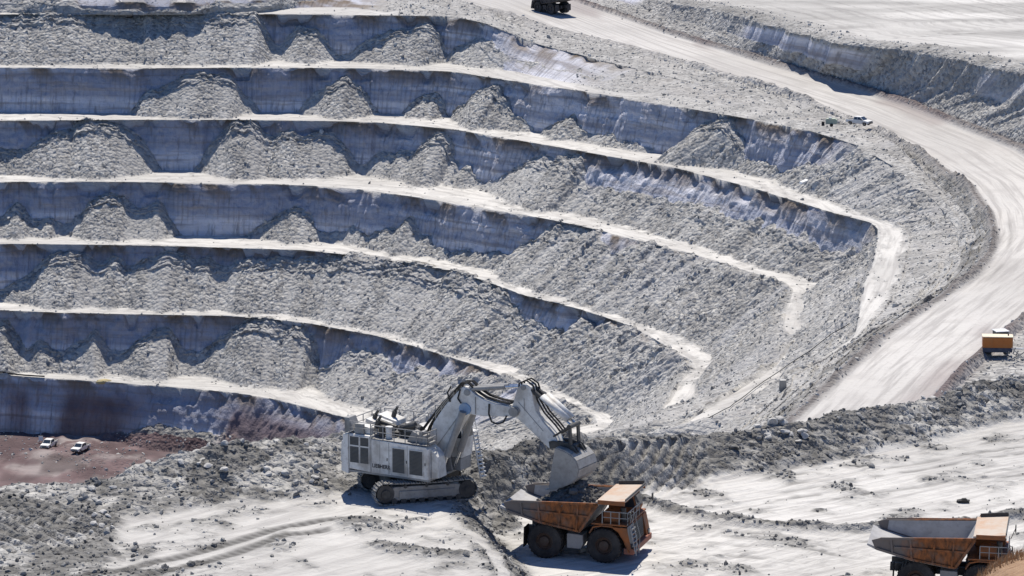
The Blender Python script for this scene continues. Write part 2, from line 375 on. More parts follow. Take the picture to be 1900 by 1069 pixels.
def jag(C, amp, seed, n=None):
    """break a line's straightness"""
    nn = inward(C) if n is None else n
    s = np.r_[0, np.cumsum(np.hypot(*np.diff(C[:, :2], axis=0).T))]; zer = np.zeros_like(s)
    d = (fbm(s, zer, 5.0, 3, seed) - 0.5) * 2 + 0.6 * (np.abs(fbm(s, zer, 2.2, 2, seed + 40) - 0.5) * 2)
    Q = C.copy(); Q[:, :2] += nn * (amp * d)[:, None]; return Q

# ---- plateau and the cut above the road
nO = inward(O1)
O1 = jag(O1, 1.6, 3, nO)
ts = np.r_[1600, 900, 500, 300, 240, 200, 170, 145, 125, 108, 94, 82, 72, 63, 55, 48, 42, 37, 32, 28, 24.5, 21, 18, 15.5, 13, 11, 9, 7.5, 6, 4.8, 3.6, 2.4, 1.2]
for t in ts:
    P = O1.copy(); P[:, :2] -= nO * t; P[:, 2] += np.minimum(t * 0.004, 1.0)
    g = (fbm(P[:, 0], P[:, 1], 4, 3, 5) - 0.5) * 0.5; berm = np.exp(-((t - 4) / 2.5) ** 2) * 1.3 * fbm(P[:, 0], P[:, 1], 9, 2, 8)
    P[:, 2] += g * 0.5 + berm
    edge = float(np.exp(-(t / 7) ** 2))
    add_row(P, 1 - edge, 0, edge, sh=-t * 0.5, tone=0.42 * smooth(.42, .68, fbm(P[:, 0] * .25 + P[:, 1] * .1, P[:, 1] * .8, 9, 4, 29)))
KW = 44
muck_o = np.clip(1.15 * fbm(arc, np.zeros(NU), 26, 3, 21) - 0.05, 0.15, 0.95)
for i in range(1, KW):
    t = i / KW
    # a steep upper half with patches of bare face, then a talus
    tt = t; hz = np.where(tt < 0.35, tt * 1.55, 0.5425 + (tt - 0.35) * 0.704)
    P = O1 + (R_out - O1) * tt
    H = O1[:, 2] - R_out[:, 2]
    P[:, 2] = O1[:, 2] - H * (hz * smooth(0.2, 2.5, H) + tt * (1 - smooth(0.2, 2.5, H)))
    bare = smooth(0.04, 0.1, t) * (1 - smooth(0.32, 0.4, t)) * smooth(0.5, 0.6, fbm(arc, np.full(NU, t * 9), 15, 3, 31))
    rub = 1 - bare
    dz = rubble_h(P[:, 0], P[:, 1], 11) - 0.6
    sc = smooth(0, 0.06, t) * (1 - smooth(0.93, 1.0, t)) * smooth(0.5, 4, H)
    gul = (np.abs(fbm(arc, np.full(NU, t * 1.5), 7, 3, 77) - 0.5)) * 3.0 * sc
    P[:, 2] += (dz * 1.1 * rub - gul) * sc
    add_row(P, 0, bare, rub, red=0.25 * smooth(0.9, 1.0, t), sh=H * hz + 3)
# ---- haul road
KR = 34
wr = np.hypot(*(R_out - R_in)[:, :2].T)
for i in range(0, KR + 1):
    t = i / KR
    P = R_out + (R_in - R_out) * t
    d_out = wr * t; d_in = wr * (1 - t)
    bo = np.exp(-((d_out - 0.8) / 0.9) ** 2); bi = np.exp(-((d_in - 0.6) / 0.8) ** 2)
    nz = fbm(P[:, 0], P[:, 1], 2.5, 3, 15)
    P[:, 2] += bo * (1.3 + 0.7 * (nz - .5)) + bi * (0.25 + 1.1 * smooth(0.45, 0.7, fbm(arc, np.zeros(NU), 12, 2, 16))) * (0.5 + nz)
    ru = np.clip(bo * 1.2 + bi * 1.3, 0, 1)
    redn = smooth(0.42, 0.62, fbm(P[:, 0] * 0.5, P[:, 1] * 0.2, 12, 3, 18)) * smooth(0.75, 0.3, t) if False else smooth(0.45, 0.65, fbm(P[:, 0], P[:, 1] * 0.4, 14, 3, 18))
    red = np.clip(0.42 * bo + redn * 0.42 * np.exp(-((t - 0.18) / 0.2) ** 2), 0, 1)
    tone = 0.32 * np.exp(-((d_in - 3.6) / 0.35) ** 2) * smooth(0.4, 0.6, fbm(arc, np.zeros(NU) + 4, 15, 2, 12))
    low = smooth(600, 700, np.arange(NU))
    tone = np.maximum(tone, np.clip(.55 * bo + .6 * bi * low, 0, .8))
    add_row(P, 1 - ru, 0, ru, red=np.maximum(np.maximum(red, .3 * bi * low), .09), sh=d_out, tone=tone)
# ---- benches
KF, KB = 32, 26
def bench(key, C, D, zD_row, seed, first=False):
    """face below crest C down to the level of D, then the floor out to the crest D"""
    m = prof(C, MUCK[key]); w = prof(C, SLOPE[key])
    n = inward(C)
    zero = np.zeros(NU)
    al = np.r_[0, np.cumsum(np.hypot(*np.diff(C[:, :2], axis=0).T))]
    for it in range(2): m[1:-1] = 0.25 * m[:-2] + 0.5 * m[1:-1] + 0.25 * m[2:]
    # no flank of a pile stands steeper than loose rock can
    hmax = np.maximum(C[:, 2] - D[:, 2], .5); ds = np.gradient(al)
    m = np.where(m > .02, np.clip(m, 0, 1) ** .62 * 1.02, m)
    m = m + smooth(.05, .3, m) * (fbm(al, zero, 9, 2, seed + 51) - .5) * .22
    for it in range(60):
        lim = 1.7 * ds / hmax
        q = m.copy(); q[1:] = np.maximum(q[1:], m[:-1] - lim[1:]); q[:-1] = np.maximum(q[:-1], m[1:] - lim[:-1]); m = q
    for it in range(3): m[1:-1] = 0.25 * m[:-2] + 0.5 * m[1:-1] + 0.25 * m[2:]
    m = np.clip(m + (fbm(al, zero, 3.0, 3, seed) - 0.5) * 0.26 * smooth(0.06, 0.25, m), 0, 1.04)
    h = np.maximum(C[:, 2] - D[:, 2], 0.05)
    bite = 1.7 * smooth(0.12, 0.5, m) * (1 - w) * (0.6 + 0.8 * fbm(al, zero, 6, 2, seed + 4))
    Ct = jag(C, 0.85 * np.clip(h / 6, 0.15, 1) , seed + 1, n); Ct[:, :2] -= n * bite[:, None]
    T0 = Ct[:, :2] + n * (0.26 * h + 0.5 * bite)[:, None]
    ws = smooth(0.8, 1.0, w)
    T1 = D[:, :2] + (C[:, :2] - D[:, :2]) * (0.05 + 0.40 * ws)[:, None]
    if key == 6: T1 = C[:, :2] + n * (h / math.tan(math.radians(33)))[:, None]; ws = 0 * ws
    fw = np.interp(np.arange(NU), *FLOORW[key]) if key in FLOORW else np.zeros(NU)
    dCD = C[:, :2] - D[:, :2]; lCD = np.hypot(dCD[:, 0], dCD[:, 1]) + 1e-6; ff = np.minimum(fw / lCD, .68)
    T1 = np.where((fw > .1)[:, None], D[:, :2] + dCD * np.maximum(ff, .05)[:, None], T1); ws = ws * (1 - smooth(.2, 2.5, fw))
    T = T0 * (1 - w)[:, None] + T1 * w[:, None]
    lift = 0.45 * ws * h
    run = np.hypot(*(T - Ct[:, :2]).T); W = np.hypot(*(D[:, :2] - T).T)
    # the broken rock: from its contact on the face to its foot on the floor
    sw = run * (1 - np.minimum(m, 1)); zw = D[:, 2] + m * h
    want = m * h / math.tan(math.radians(37)); foot = np.minimum(sw + want, run + W * (0.92 + 0.30 * (fbm(al, zero, 7, 3, seed + 6) - 0.5) * 2))
    foot = np.maximum(foot, sw + 0.3)
    lip = 2.4 * smooth(.46, .74, fbm(al, zero, 3.6, 3, seed + 31)) * (.35 + .65 * smooth(.1, .4, m)) * np.clip(h / 8, 0, 1) * (1 - .5 * w)
    KBk = 76 if key == 6 else KB
    for i in range(KF + KBk):
        if i < KF:
            t = i / KF; xy = Ct[:, :2] + (T - Ct[:, :2]) * t; s = run * t; z = C[:, 2] - lip * (1 - smooth(0.0, 0.35, t)) - (h - lift) * t
            # faces: crumbly crest, then bulges and slabs
            fz = fbm(al, zero + t * h * 0.7, 3.5, 3, seed + 8) - 0.5
            col = (np.abs(fbm(al + t * 3 * fbm(al, zero, 12, 2, seed + 15), zero + t * h * 0.3, 3.4, 3, seed + 14) - 0.5) * 2)
            amp = smooth(0.0, 0.12, t) * (1 - smooth(0.85, 1.0, t))
            slab = np.floor(fbm(al, zero + np.floor(t * 2.2) * 7, 11, 2, seed + 23) * 7) / 7 - .5
            fz = fz + 1.5 * slab * (1 - m) * (1 - w)
            fz = fz + (0.75 * cells(al, zero + t * h, 1.3, seed + 24) + 0.5 * cells(al, zero + t * h * .8, 3.1, seed + 25) - .35) * (1 - .5 * w)
            xy = xy + n * ((1.2 * fz * (0.55 + m * 0.4) + 1.1 * (col - 0.3) * np.minimum(w * 2.2, 1) * fbm(al, zero + t * h, 9, 2, seed + 17) * 1.5) * amp * np.clip(h / 8, 0.1, 1))[:, None]
            wall = np.maximum(0.4 if i == 0 else 1.0, smooth(.1, .5, lip)) * np.ones(NU); floor = 1 - wall
        else:
            t = (i - KF) / KBk; t = t ** 2.6 if key == 6 else t; xy = T + (D[:, :2] - T) * t; s = run + W * t; z = D[:, 2] + lift * (1 - t)
            z = z + (fbm(xy[:, 0], xy[:, 1], 3.0, 3, 44) - 0.5) * 0.35 * (1 - smooth(0.75, 1.0, t)) + 0.25 * (1 - t) ** 2
            wall = np.zeros(NU); floor = np.ones(NU)
        rel = (s - sw) / np.maximum(foot - sw, 0.2)
        prof_z = zw - (zw - D[:, 2]) * (rel * 0.9 + 0.1 * (1 - (1 - np.clip(rel, 0, 1)) ** 2) )
        chute = smooth(.47, .66, fbm(al + 1.5 * (fbm(xy[:, 0], xy[:, 1], 7, 2, 34) - .5), zero + s * .12, 5.0, 3, seed + 33)) * (1 if key != 6 else 0)
        rb = (rubble_h(xy[:, 0], xy[:, 1], seed + 20) - 0.42) * (1.12 - .75 * chute)
        inside = smooth(-0.03, 0.05, rel) * (1 - smooth(0.9, 1.06, rel))
        zm = prof_z + rb * 1.05 * inside
        on = (rel > -0.02) & (m > 0.03) & (zm > z)
        z2 = np.where(on, zm, z)
        ru = np.where(on, 1.0, 0.0) * np.ones(NU)
        # spilled stones all over the terrace floors
        if i >= KF: ru = np.maximum(ru, 0.6 * smooth(0.6, 0.75, fbm(xy[:, 0], xy[:, 1], 1.6, 3, 67)))
        if key == 6 and i >= KF: ru = np.maximum(ru, .85 * smooth(.5, .62, fbm(xy[:, 0], xy[:, 1] * .5, 7, 4, 69)))
        # scattered debris past the foot
        ru = np.maximum(ru, (1 - wall) * 0.75 * (1 - smooth(1.0, 1.5, rel)) * smooth(0.42, 0.6, fbm(xy[:, 0], xy[:, 1], 2.2, 3, 66)))
        # long slopes without a bench: loose rock all over
        sl = smooth(0.55, 0.92, w) * (1.0 if i < KF else 1.0) 
        nzw = fbm(xy[:, 0], xy[:, 1], 4.0, 3, 68); flat_here = smooth(2.0, 4.5, W + (nzw - .5) * 5) * (1 - ws) * smooth(.0, .16, t - .55 * np.clip(nzw - .38, 0, 1)) if i >= KF else 0 * W
        ru = np.maximum(ru, sl * (1 - flat_here))
        z2 = z2 + sl * (1 - flat_here) * (rb * .75 + 0.05) * 0.9 * smooth(0.0, 1.5, np.minimum(s + 0.0, 9)) * np.clip(h / 3, 0.1, 1)
        rubw = np.clip(ru, 0, 1) * (1 - .34 * chute)
        # floors that carry loose debris on the wide benches' outer edge stay pale
        edge_d = (1 - wall) * smooth(0.80, 0.98, (i - KF) / KBk if i >= KF else 0) * 0.55 * smooth(0.5, 0.68, fbm(xy[:, 0], xy[:, 1], 2.0, 3, 90))
        rubw = np.maximum(rubw, edge_d)
        red = np.zeros(NU)
        if key == 6: red = 0.85 * smooth(0.05, 0.4, t if i < KF else 1.0) * smooth(0.36, 0.56, fbm(al, zero + t * 4, 14, 3, 55)) if i < KF else np.clip(0.97 - smooth(0.48, 0.62, fbm(xy[:, 0], xy[:, 1], 9, 4, 56)) * 0.3, 0, 1)
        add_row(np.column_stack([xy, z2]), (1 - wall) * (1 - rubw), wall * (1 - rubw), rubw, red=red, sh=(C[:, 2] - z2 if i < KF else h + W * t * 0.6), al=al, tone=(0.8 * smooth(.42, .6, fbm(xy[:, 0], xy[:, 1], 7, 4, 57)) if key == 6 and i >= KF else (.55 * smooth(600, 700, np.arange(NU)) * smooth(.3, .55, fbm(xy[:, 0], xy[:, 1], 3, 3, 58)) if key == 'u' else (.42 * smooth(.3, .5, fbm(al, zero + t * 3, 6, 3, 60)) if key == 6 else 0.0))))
        if key == 6 and i >= KF: rows[-1][0][:, 2] += .7 * smooth(.42, .7, fbm(xy[:, 0], xy[:, 1] * .6, 6, 4, 57)) + .25 * (fbm(xy[:, 0], xy[:, 1], 1.6, 3, 59) - .5)

bench('u', C00, CR[0], 0, 100)
for k in range(0, 6): bench(k, CR[k], CR[k + 1], 0, 100 + 37 * (k + 1))
bench(6, CR[6], FE, 0, 400)
Pp = np.stack([r[0] for r in rows]); Cc = np.stack([r[1] for r in rows]); Ll = np.stack([r[2] for r in rows])
F = grid_faces(Pp.shape[0], NU)
ruq = Cc[..., 2].reshape(-1)[F].mean(1)
# rows run outward to inward, columns left to right: keep normals up
pit_me = mesh_np('pit_terraces', Pp.reshape(-1, 3), F, [M_pit], smooth_mask=np.where(ruq < 0.5, True, rng.uniform(size=len(F)) < 0.6),
                 attrs={'var': ('FLOAT_VECTOR', var_attr(Pp.reshape(-1, 3), Ll.reshape(-1, 3))), 'cls': ('FLOAT_COLOR', Cc.reshape(-1, 4)), 'lay': ('FLOAT_VECTOR', Ll.reshape(-1, 3))})
pit = tag(link('pit_terraces', pit_me), 'stepped grey rock terraces of the open pit with the pale haul road round them', 'terrain', kind='structure')
# ------------------------------------------------------------------ the near bench: platform of the excavator, lower level of the trucks, berms
ZU, ZL = 0.0, -2.5
def pl(*pts):       # photo points (px, py, z, extra...) -> world polyline (x, y, extra...)
    return np.array([list(ground_at(p[0], p[1], p[2])[:2]) + list(p[3:]) for p in pts])
xs = np.arange(-70, 86.01, 0.18)
ys = np.r_[np.arange(206, 300, 0.21), 300 + 2.0 * np.arange(0, 45) ** 1.12]
GX, GY = np.meshgrid(xs, ys)
gx, gy = GX.ravel(), GY.ravel()
E_mid = pl((965, 1120, -1.25), (942, 1069, -1.25), (915, 1015, -1.25), (893, 982, -1.25), (888, 958, -1.25), (905, 935, -1.0), (925, 905, -.8), (940, 860, -.5), (950, 800, 0), (960, 700, 0))
dE, _, sE, _ = poly_dist(gx, gy, E_mid)
wob = (fbm(gx, gy, 3.5, 3, 201) - 0.5) * 2.0
base = ZL + (ZU - ZL) * smooth(-2.3, 2.1, dE * sE + wob)
face_E = np.exp(-((dE + 0.0) / 2.3) ** 4)
F_ridge = pl((-420, 925, .3, .4, 7), (0, 909, .5, .5, 7), (100, 903, .5, .6, 7), (180, 893, 1, .6, 7), (240, 868, 2, 1.2, 8), (330, 856, 2, 1.7, 9), (420, 846, 2, 2.0, 9), (560, 828, 2, 2.1, 9),
             (640, 818, 2, 2.1, 9), (760, 832, 1.3, 1.3, 8), (860, 855, .8, .9, 6), (930, 854, .6, .7, 6), (1000, 848, .6, .7, 6), (1100, 834, .4, .0, 5.5), (1200, 822, .2, -.3, 5.2), (1300, 808, .1, -.5, 4.6),
             (1480, 790, 0, -.8, 4.2), (1600, 766, 0, -.6, 4), (1700, 750, 0, -.5, 4), (1800, 726, 0, -.4, 4), (1900, 706, 0, -.3, 4.4), (2300, 650, 0, -.3, 4.4))
dF, (rz, rw), sF, aF = poly_dist(gx, gy, F_ridge)
rz = rz + (fbm(aF, aF * 0, 6, 3, 210) - 0.5) * 1.1
inside = sF < 0
rwn = rw * (0.85 + 0.4 * fbm(gx, gy, 7, 2, 212))
tt = np.clip(dF / rwn, 0, 1)
zin = np.maximum(base, base + (rz - base) * (1 - tt) ** 1.15)
zout = rz - np.maximum(dF - 1.2, 0) * 0.92
gz = np.where(inside, zin, np.minimum(zout, rz))
ru = np.where(inside, 1 - smooth(0.78, 1.05, tt + (fbm(gx, gy, 2.5, 3, 214) - 0.5) * 0.5), 1.0)
ru = np.maximum(ru, np.clip(face_E * 1.3 * smooth(0.25, 0.5, fbm(gx, gy, 3, 3, 216)), 0, 1))
# left: ground broken up by a dozer
G_l = pl((232, 900, 0), (222, 945, 0), (212, 985, 0), (196, 1069, 0), (185, 1130, 0))
dG, _, sG, _ = poly_dist(gx, gy, G_l)
left_w = smooth(-1.2, 0.8, -dG * np.where(sG == 0, 1, sG) + wob * 0.7) * (gy < 268)
ru = np.maximum(ru, left_w)
gz = gz + left_w * np.where(inside, 0.25, 0)
# heaps of dug rock between the excavator and the truck
for hx, hy, hz0, rad, hh in ((955, 915, -1.5, 3.4, 2.0), (1010, 905, -2, 3.0, 1.9), (1075, 900, -2.2, 3.2, 1.7), (1150, 905, -2.4, 2.6, 0.9), (905, 900, -.5, 2.4, 1.2), (560, 900, 0, 4, .7), (330, 890, 0, 4, .9), (940, 975, -2.3, 1.5, .8)):
    c = ground_at(hx, hy, hz0); d = np.hypot(gx - c[0], (gy - c[1]) * 0.8) / rad
    bump_ = hh * np.clip(1 - d, 0, 1) ** 1.1; gz = gz + np.where(inside, bump_, 0); ru = np.maximum(ru, smooth(0.05, 0.25, bump_ / hh))
# windrow left by the grader, dirt strips, wheel and crawler ruts
tone = np.zeros_like(gx)
def strip(pts, w, h, rubw, tn, seed):
    global gz, ru, tone
    d, _, _, al = poly_dist(gx, gy, pl(*pts)); nn = fbm(gx, gy, 1.6, 3, seed)
    k = np.exp(-(d / w) ** 2) * (0.55 + 0.9 * nn) * (dG * 0 + 1)
    gz = gz + h * k; ru = np.maximum(ru, np.clip(rubw * k * 1.2, 0, 1)); tone = np.maximum(tone, np.clip(tn * k, 0, 1))
strip([(1150, 925, ZL), (1195, 936, ZL), (1240, 950, ZL), (1330, 968, ZL), (1430, 980, ZL), (1560, 986, ZL), (1700, 985, ZL), (1800, 978, ZL), (1880, 963, ZL), (2000, 950, ZL)], .75, .55, .9, .25, 220)
strip([(705, 1015, 0), (750, 1024, 0), (800, 1031, 0), (850, 1040, -.3)], 1.3, .22, .9, .2, 221)
strip([(655, 972, 0), (690, 975, 0), (720, 985, 0)], 1.6, .3, .8, .2, 222)
for pts in ([(150, 1080, 0), (200, 1066, 0), (330, 1037, 0), (430, 1010, 0), (520, 981, 0), (600, 968, 0), (670, 964, 0)], [(230, 1082, 0), (290, 1069, 0), (380, 1046, 0), (470, 1017, 0), (530, 995, 0), (600, 986, 0)]):
    d, _, _, al = poly_dist(gx, gy, pl(*pts))
    tread = 0.88 + 0.12 * np.sin(al * 2 * math.pi / 0.8)
    tone = np.maximum(tone, 1.0 * np.exp(-(d / 0.68) ** 4) * tread); gz = gz - 0.06 * np.exp(-(d / 0.5) ** 2) * tread + 0.05 * np.exp(-((d - .75) / .2) ** 2)
for pts, tn in (([(215, 958, 0), (350, 948, 0), (480, 935, 0), (620, 922, 0)], .35), ([(300, 975, 0), (420, 958, 0), (560, 948, 0), (640, 945, 0)], .3), ([(225, 985, 0), (360, 970, 0), (500, 952, 0)], .3), ([(880, 1000, -.6), (905, 1030, -.8), (930, 1069, -1), (950, 1110, -1)], -1), ([(850, 985, 0), (870, 1020, 0), (890, 1069, 0)], .3)):
    d, _, _, al = poly_dist(gx, gy, pl(*pts)); k = np.exp(-(d / 0.6) ** 2)
    if tn < 0: ru = ru * (1 - 0.85 * np.exp(-(d / 0.7) ** 4))
    else: tone = np.maximum(tone, tn * k * smooth(.35, .6, fbm(gx, gy, 2, 2, 230)))
# ribs that a dozer's tracks pressed into the berm's foot
c0 = ground_at(1190, 872, ZL + .8); px_dir = np.array([math.cos(0.9), math.sin(0.9)])
rib_m = np.exp(-(((gx - c0[0]) / 5.2) ** 4)) * np.exp(-(((gy - c0[1] - (gx - c0[0]) * 0.35) / 5.0) ** 4)) * inside
c1 = ground_at(60, 985, 0); rib_l = np.exp(-(((gx - c1[0]) / 6) ** 4)) * np.exp(-(((gy - c1[1]) / 7.5) ** 4))
ribs = np.sin((gx * 0.94 - gy * 0.34 + wob * 0.35) * 2 * math.pi / 0.86)
ribs_l = np.sin((gx * 0.80 + gy * 0.60 + wob * 0.4) * 2 * math.pi / 1.1)
gz = gz + rib_m * 0.36 * ribs + rib_l * 0.2 * ribs_l
# freshly dug, darker earth round the digging face
dkc = ground_at(1010, 880, -1.0); dark = 0.8 * np.exp(-(((gx - dkc[0]) / 9.5) ** 4)) * np.exp(-(((gy - dkc[1]) / 9) ** 4)) * smooth(.32, .55, fbm(gx, gy, 3, 3, 270))
dark = np.maximum(dark, 0.55 * np.where(inside, (1 - tt), 1) * (gx > 2) * smooth(.4, .6, fbm(gx, gy, 4, 3, 271)))
dark = np.maximum(dark, 0.45 * face_E * smooth(.4, .6, fbm(gx, gy, 2.5, 3, 272)))
dark = np.maximum(dark, 0.62 * ru * smooth(.44, .6, fbm(gx, gy, 3.0, 4, 273)))
tone = np.maximum(tone, dark * np.clip(ru * 1.2, 0, 1))
# more wheel tracks on the lower level, bending towards the loading point
for pts in ([(1210, 1000, ZL), (1330, 1010, ZL), (1500, 1020, ZL), (1620, 1040, ZL)], [(1215, 1040, ZL), (1350, 1045, ZL), (1500, 1060, ZL)], [(1230, 965, ZL), (1350, 985, ZL), (1500, 1000, ZL), (1620, 1005, ZL)], [(1250, 920, ZL), (1450, 885, ZL), (1650, 850, ZL), (1900, 812, ZL)], [(1300, 940, ZL), (1500, 905, ZL), (1700, 872, ZL), (1920, 838, ZL)], [(1350, 955, ZL), (1560, 925, ZL), (1750, 898, ZL), (1920, 880, ZL)], [(1850, 968, ZL), (1920, 958, ZL)], [(1220, 905, ZL), (1400, 872, ZL), (1600, 838, ZL)]):
    for off in (-.0, 2.2):
        d, _, _, al = poly_dist(gx, gy - off, pl(*pts)); tone = np.maximum(tone, .55 * np.exp(-(d / .36) ** 2) * smooth(.4, .62, fbm(gx, gy, 3, 3, 275))); gz = gz - .05 * np.exp(-(d / .4) ** 2) + .04 * np.exp(-((d - .6) / .2) ** 2)
# broken rock relief
rough = 0.8 * rubble_h(gx * 1.7, gy * 1.7, 250) + 0.16 * cells(gx, gy, 0.45, 251) - 0.28
amp = np.where(inside, 0.55 + 0.75 * np.clip(rz - base, 0, 3) / 2.5 * (1 - tt), 1.1) * (1 - 0.88 * rib_m) * (1 - 0.45 * left_w)
gz = gz + ru * rough * amp
gz = gz + (1 - ru) * ((fbm(gx, gy, 5, 3, 240) - 0.5) * 0.22 + (fbm(gx * 0.35, gy * 1.6, 1.2, 2, 241) - .5) * 0.06)
# wheel streaks follow the traffic: along the lower level to the right, along the platform to the left
a0 = ground_at(1250, 925, ZL); a1 = ground_at(1880, 805, ZL); dv = (a1 - a0)[:2] / np.hypot(*(a1 - a0)[:2])
b0 = ground_at(200, 1066, 0); b1 = ground_at(600, 968, 0); ev = (b1 - b0)[:2] / np.hypot(*(b1 - b0)[:2])
isr = smooth(-2, 2, -dE * sE)
vx = dv[0] * isr + ev[0] * (1 - isr); vy = dv[1] * isr + ev[1] * (1 - isr)
lay = np.stack([np.where(isr > .5, gx * dv[0] + gy * dv[1], gx * ev[0] + gy * ev[1]) * 1.6, np.where(isr > .5, -gx * dv[1] + gy * dv[0] + 1.2 * (fbm(gx, gy, 14, 2, 260) - .5), -gx * ev[1] + gy * ev[0]) * np.where(isr > .5, 1.35, .8), tone], 1)
ru = np.clip(ru, 0, 1)
ru = ru * (1 - .35 * rib_m)
clsn = np.stack([1 - ru, 0 * ru, ru, 0 * ru], 1)
NPt = np.stack([gx, gy, gz], 1)
F2 = grid_faces(len(ys), len(xs))[:, ::-1]
ruq2 = ru[F2].mean(1)
near_me = mesh_np('loading_bench', NPt, F2, [M_near], smooth_mask=ruq2 < 0.5, attrs={'var': ('FLOAT_VECTOR', var_attr(NPt * np.array([2.2, 2.2, 1]), lay)), 'cls': ('FLOAT_COLOR', clsn), 'lay': ('FLOAT_VECTOR', lay)})
tag(link('loading_bench_ground', near_me), 'pale trampled ground of the loading bench with rubble berms along its edge', 'ground', kind='structure')
GZ = gz.reshape(GX.shape)
def near_z(x, y):
    i = np.clip(np.searchsorted(ys, y) - 1, 0, len(ys) - 2); j = np.clip(((x - xs[0]) / 0.18).astype(int) if hasattr(x, 'astype') else int((x - xs[0]) / 0.18), 0, len(xs) - 2)
    return GZ[i, j]

# ---- the hillside under the camera: only its shoulder shows, in the lower right corner
hx = np.linspace(14, 60, 116); hy = np.linspace(60, 200, 200); HX, HY = np.meshgrid(hx, hy)
sil = 22.4 + 0.0 * HX
knoll = np.interp(HX - (HY - 150) * 0.14, [14, 21.0, 22.4, 23.2, 24.5, 30, 60], [-12, 19.2, 21.3, 21.95, 22.4, 23.4, 26])
HZ = knoll + np.where(HY < 150, (150 - HY) * 0.262, -(HY - 150) * 0.75) + (fbm(HX.ravel(), HY.ravel(), 2.0, 3, 280).reshape(HX.shape) - .5) * 0.35
t_ = NT('dry_hillside'); p_ = t_.n('ShaderNodeNewGeometry').outputs['Position']
M_hill = t_.done(t_.mix(t_.mapr(t_.noise(p_, 2.0, 5, .7), .35, .65, 0, 1), (0.22, 0.13, 0.075), (0.36, 0.24, 0.15)), 0.95, t_.bump(t_.noise(p_, 5, 4, .7), 1, .1))
hill_P = np.stack([HX.ravel(), HY.ravel(), HZ.ravel()], 1)
tag(link('hillside', mesh_np('hillside', hill_P, grid_faces(200, 116)[:, ::-1], [M_hill], smooth_mask=None)), 'brown earth slope in the lower right corner', 'hill', kind='structure')
nb = 16000
gxx = rng.uniform(18, 36, nb); gyy = rng.uniform(138, 160, nb)
gzz = np.array(HZ)[np.clip(np.searchsorted(hy, gyy) - 1, 0, 198), np.clip(np.searchsorted(hx, gxx) - 1, 0, 114)]
bl = rng.uniform(0.12, 0.42, nb); ang = rng.uniform(0, 6.283, nb); lean = rng.uniform(-.25, .25, (nb, 2)); wb = 0.022
d = np.stack([np.cos(ang) * wb, np.sin(ang) * wb, 0 * ang], 1); b0_ = np.stack([gxx, gyy, gzz - 0.05], 1)
gV = np.stack([b0_ - d, b0_ + d, b0_ + np.column_stack([lean * bl[:, None], bl])], 1).reshape(-1, 3)
t_ = NT('dry_grass'); p_ = t_.n('ShaderNodeNewGeometry').outputs['Position']
M_grass = t_.done(t_.mix(t_.mapr(t_.noise(p_, 6, 2, .7), .35, .65, 0, 1), (0.30, 0.17, 0.08), (0.50, 0.36, 0.22)), 0.9)
tag(link('dry_grass', mesh_np('dry_grass', gV, np.arange(nb * 3).reshape(-1, 3), [M_grass])), 'tawny dry grass on the slope in the lower right corner', 'grass', kind='stuff')
# ------------------------------------------------------------------ loose rock
PHI = (1 + 5 ** .5) / 2
_iv = np.array([(-1, PHI, 0), (1, PHI, 0), (-1, -PHI, 0), (1, -PHI, 0), (0, -1, PHI), (0, 1, PHI), (0, -1, -PHI), (0, 1, -PHI), (PHI, 0, -1), (PHI, 0, 1), (-PHI, 0, -1), (-PHI, 0, 1)]) / math.hypot(1, PHI)
_if = np.array([(0, 11, 5), (0, 5, 1), (0, 1, 7), (0, 7, 10), (0, 10, 11), (1, 5, 9), (5, 11, 4), (11, 10, 2), (10, 7, 6), (7, 1, 8), (3, 9, 4), (3, 4, 2), (3, 2, 6), (3, 6, 8), (3, 8, 9), (4, 9, 5), (2, 4, 11), (6, 2, 10), (8, 6, 7), (9, 8, 1)])
def rock_mesh(name, pos, size, mat, seed, squash=0.7, dark=None):
    r = np.random.default_rng(seed); n = len(pos)
    V = _iv[None] * (1 + r.uniform(-.38, .30, (n, 12, 1)))
    V = V * np.stack([r.uniform(.7, 1.35, n), r.uniform(.7, 1.2, n), r.uniform(squash * .7, squash * 1.3, n)], 1)[:, None]
    q = r.normal(size=(n, 4)); q[:, 1:3] *= .55; q /= np.linalg.norm(q, axis=1)[:, None]
    w, x, y, z = q.T
    R = np.stack([1 - 2 * (y * y + z * z), 2 * (x * y - z * w), 2 * (x * z + y * w), 2 * (x * y + z * w), 1 - 2 * (x * x + z * z), 2 * (y * z - x * w), 2 * (x * z - y * w), 2 * (y * z + x * w), 1 - 2 * (x * x + y * y)], 1).reshape(n, 3, 3)
    V = np.einsum('nij,nkj->nki', R, V) * (size * .5)[:, None, None] + pos[:, None]
    Fr = (_if[None] + (np.arange(n) * 12)[:, None, None]).reshape(-1, 3)
    sh = np.repeat(r.uniform(0, 1, n) if dark is None else r.uniform(0, 1, n) - dark, 12)
    return mesh_np(name, V.reshape(-1, 3), Fr, [mat], attrs={'shade': ('FLOAT', sh)})
def rock_mat(name, lo, hi):
    t = NT(name); p = t.n('ShaderNodeNewGeometry').outputs['Position']
    a = t.attr('shade').outputs['Fac']; nz = t.noise(p, 2.2, 3, .65)
    c = t.mix(t.math('MAXIMUM', a, 0.0), lo, hi); c = t.mix(t.math('MULTIPLY', t.math('MINIMUM', a, 0.0), -1.0, True), c, (.05, .05, .05)); c = t.mix(t.mapr(nz, .4, .7, 0, .5), c, tuple(min(1, h * 1.1) for h in hi))
    return t.done(c, 0.95, None, spec=.1)
M_rock = rock_mat('broken_rock', (0.13, 0.13, 0.135), (0.51, 0.505, 0.49))
M_rockn = rock_mat('bench_broken_rock', (0.075, 0.075, 0.077), (0.44, 0.435, 0.42))
M_rockd = rock_mat('dark_broken_rock', (0.055, 0.055, 0.058), (0.15, 0.145, 0.14))

